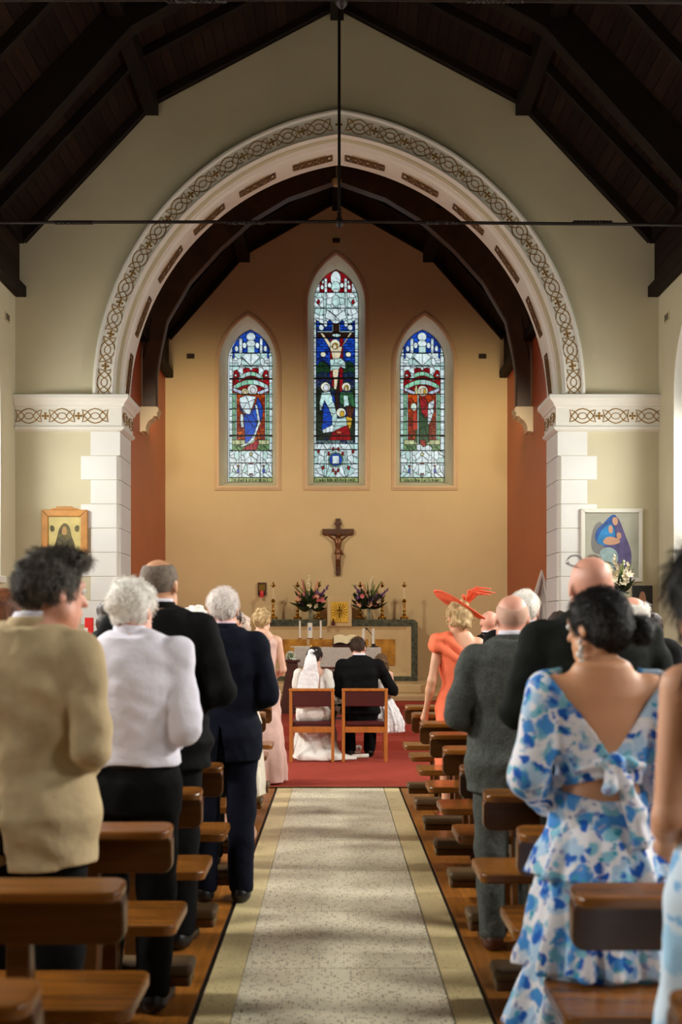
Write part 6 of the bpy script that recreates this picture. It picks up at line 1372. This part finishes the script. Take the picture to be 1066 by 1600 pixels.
# ---- bride, groom and little girl
p = Person('bride in a white gown and long tulle veil seated on the left chair', CX+(489-VX)*13.25/F_PX, 13.25, 1.60, -4, (-22, -10, 6), SK_PALE, .98, 1.05, ('lap', ((.24, .02, 1.12), (.22, .2, .98))), .011, .014, sit=.575, female=True)
p.body(); o = p.off
F = p.field(); F.col(p.torso_tab(.014, .86, 1.40), .02); F.cap(np.array((-.14, -.01, 1.39))+o, np.array((-.10, -.01, 1.41))+o, .055, .045, .03); F.cap(np.array((.14, -.01, 1.39))+o, np.array((.10, -.01, 1.41))+o, .055, .045, .03)
for sg in (-1, 1): S, E, Wr = p.arm[sg]; F.cap(S, S+(E-S)*.5, .068, .066, .03)
F.noise(.003, 40, 3); carve(F, lambda x, y, z: np.maximum(np.maximum(y+.0, 1.24+o[2]-z), np.abs(x)-.085)); carve(F, lambda x, y, z: np.maximum(np.sqrt(x**2+(y-.03)**2)-.09, 1.37+o[2]-z)); p.put('gown_bodice', F, C_BRIDE)
F = Field((-.55, -.42, -.02), (.72, .75, .75), p.h); F.ell((0, 0, .56), (.20, .16, .13), .03)
for sg in (-1, 1): a, b, c = p.leg[sg]; F.cap(a, b, .13, .10, .05); F.cap(b, (sg*.14, .42, .1), .11, .15, .05)
F.col([(.0, .05, .16, .33, .34), (.06, .04, .16, .28, .30), (.3, 0, .2, .2, .24), (.5, 0, .15, .17, .2)], .05, fold=.022, nf=9); F.cap((.25, -.05, .03), (.5, .0, .02), .07, .05, .08); F.cap((-.1, -.12, .04), (.25, -.1, .03), .09, .07, .08); F.noise(.008, 22, 5); F.plane((0, 0, .004), (0, 0, -1)); p.put('gown_skirt', F, C_BRIDE)
p.hair('bun', H_DARK, amp=.003, fr=50, bun=(0.02, -.11, 1.65), br=(.05, .04, .05))
a = p.hp((0, -.10, 1.685)); F = Field((-.3, -.32, .3), (.3, .15, 1.4), p.h); F.col([(a[2]-.68, -.05, -.19, .15, .035), (a[2]-.4, -.05, -.175, .12, .03), (a[2]-.15, -.015, -.165, .085, .03), (a[2]+.01, a[0], a[1]-.02, .055, .03), (a[2]+.04, a[0], a[1], .03, .03)], .02, fold=.02, nf=8); F.noise(.004, 40, 6, zs=.2); p.put('veil', F, C_TULLE)
q = p.hp((.05, -.09, 1.72)); mb = MB()
for i in range(6): mb.ball((q[0]-.012*i, q[1]+.004*i, q[2]-.004*i*i*.3), .008, 6, 5)
mb.build('hair_pearls', mat('pearl_earring', (0, 0, 0)), p.root, smooth='all')
p = Person('groom in a black suit seated on the right chair', CX+(563-VX)*13.3/F_PX, 13.3, 1.79, 0, (-14, -22, -4), SK_PINK, 1.06, 1.10, ('lap', ((.36, .06, 1.14), (.40, .33, 1.10))), .011, .014, sit=.555, hx=-.025)
p.body(); p.shoes(); p.trousers(C_BLACK); p.jacket(C_BLACK, .88, False, .003, True, .004); p.collar(); p.hair('short', hair_mat('brown_hair', srgb(92, 68, 50), srgb(46, 33, 25)), amp=.005, fr=55, nape=1.59)
p = Person('little girl with wavy brown hair in a white tulle dress on the groom\'s knee', CX+(597-VX)*13.70/F_PX, 13.70, 1.20, 4, (16, -14, 0), SK_PALE, .95, .9, ('lap', 'lap'), .010, .43, sit=.30, female=True, bounds=((-.5, -.5, -.3), (.55, .75, 1.25)))
p.leg = {sg: (np.array((sg*.07, .0, .30)), np.array((sg*.08, .34, .27)), np.array((sg*.08, .38, .085))) for sg in (-1, 1)}
p.body(); p.shoes(mat('white_shoe', srgb(230, 226, 220), .4)); o = p.off
F = p.field(); F.col(p.torso_tab(.014, .9, 1.42), .02); F.cap(np.array((-.12, -.01, 1.40))+o, np.array((-.09, -.01, 1.42))+o, .05, .045, .03); F.cap(np.array((.12, -.01, 1.40))+o, np.array((.09, -.01, 1.42))+o, .05, .045, .03); F.noise(.003, 40, 3); carve(F, lambda x, y, z: np.maximum(np.sqrt(x**2+(y-.0)**2)-.09, 1.395+o[2]-z)); p.put('dress_bodice', F, C_BRIDE)
F = p.field(); F.col([(-.2, .10, .03, .27, .27), (-.02, .09, .03, .28, .28), (.2, .05, .03, .23, .24), (.40, 0, .01, .165, .14), (.5, 0, 0, .14, .11)], .03, fold=.026, nf=14); F.noise(.007, 40, 3); F.plane((0, 0, -.2), (0, 0, -1)); p.put('tulle_skirt', F, C_TULLE)
p.hair('long', H_LBR, amp=.012, fr=45, L=.28, t=.012)
# bouquet, shoes and service sheets by the couple
t = thing('bridal_bouquet', 'white rose bouquet resting between the two chairs', 'bouquet', (CX+(529-VX)*13.42/F_PX, 13.42, .40))
rg = random.Random(8)
for k in range(24):
    d = Vector((rg.uniform(-1, 1), rg.uniform(-1, 1), rg.uniform(-.6, 1))).normalized(); link('blossom', me_fl['w'], t, mw=aim((d.x*.055, d.y*.055, .22+d.z*.08), d, rg.uniform(0, 6), .8))
for k in range(10):
    d = Vector((rg.uniform(-1, 1), rg.uniform(-1, 1), rg.uniform(-.8, .6))).normalized(); link('leaf', me_leaf[0], t, mw=aim((0, 0, .2), d, 0, .6))
MB().tube([(-.06, 0, .08), (0, 0, .2)], [.016, .014], 8).build('stem_wrap', M_leafl, t)
for px, py, lab in ((552, 1174, 'white satin shoe lying under the groom\'s chair'), (563, 1184, 'rolled white paper lying under the groom\'s chair')):
    yy = F_PX*CH/(py+3-VY); xx = CX+(px-VX)*yy/F_PX
    if 'shoe' in lab:
        t = thing('bridal_shoe', lab, 'shoe', (xx, yy, .013), .9); F = Field((-.06, -.15, -.01), (.06, .15, .12), .008); F.cap((0, -.09, .06), (0, .09, .03), .035, .03, .02); F.cap((0, -.1, .05), (0, -.1, .0), .014, .008, .01); F.plane((0, 0, .0), (0, 0, -1)); link('upper', F.mesh('upper', C_BRIDE), t)
        MB().prism([(-.03, -.1, 0), (.03, -.1, 0), (.03, .1, 0), (-.03, .1, 0)], (0, 0, .006)).build('sole', M_wf, t)
    else:
        t = thing('rolled_paper', lab, 'paper', (xx, yy, .013), .3); MB().tube([(-.1, 0, .028), (.1, 0, .028)], .026, 12).build('roll', M_wf, t, smooth=40); MB().tube([(-.005, 0, .028), (.012, 0, .028)], .028, 12).build('ribbon', C_IVORY, t, smooth=40)
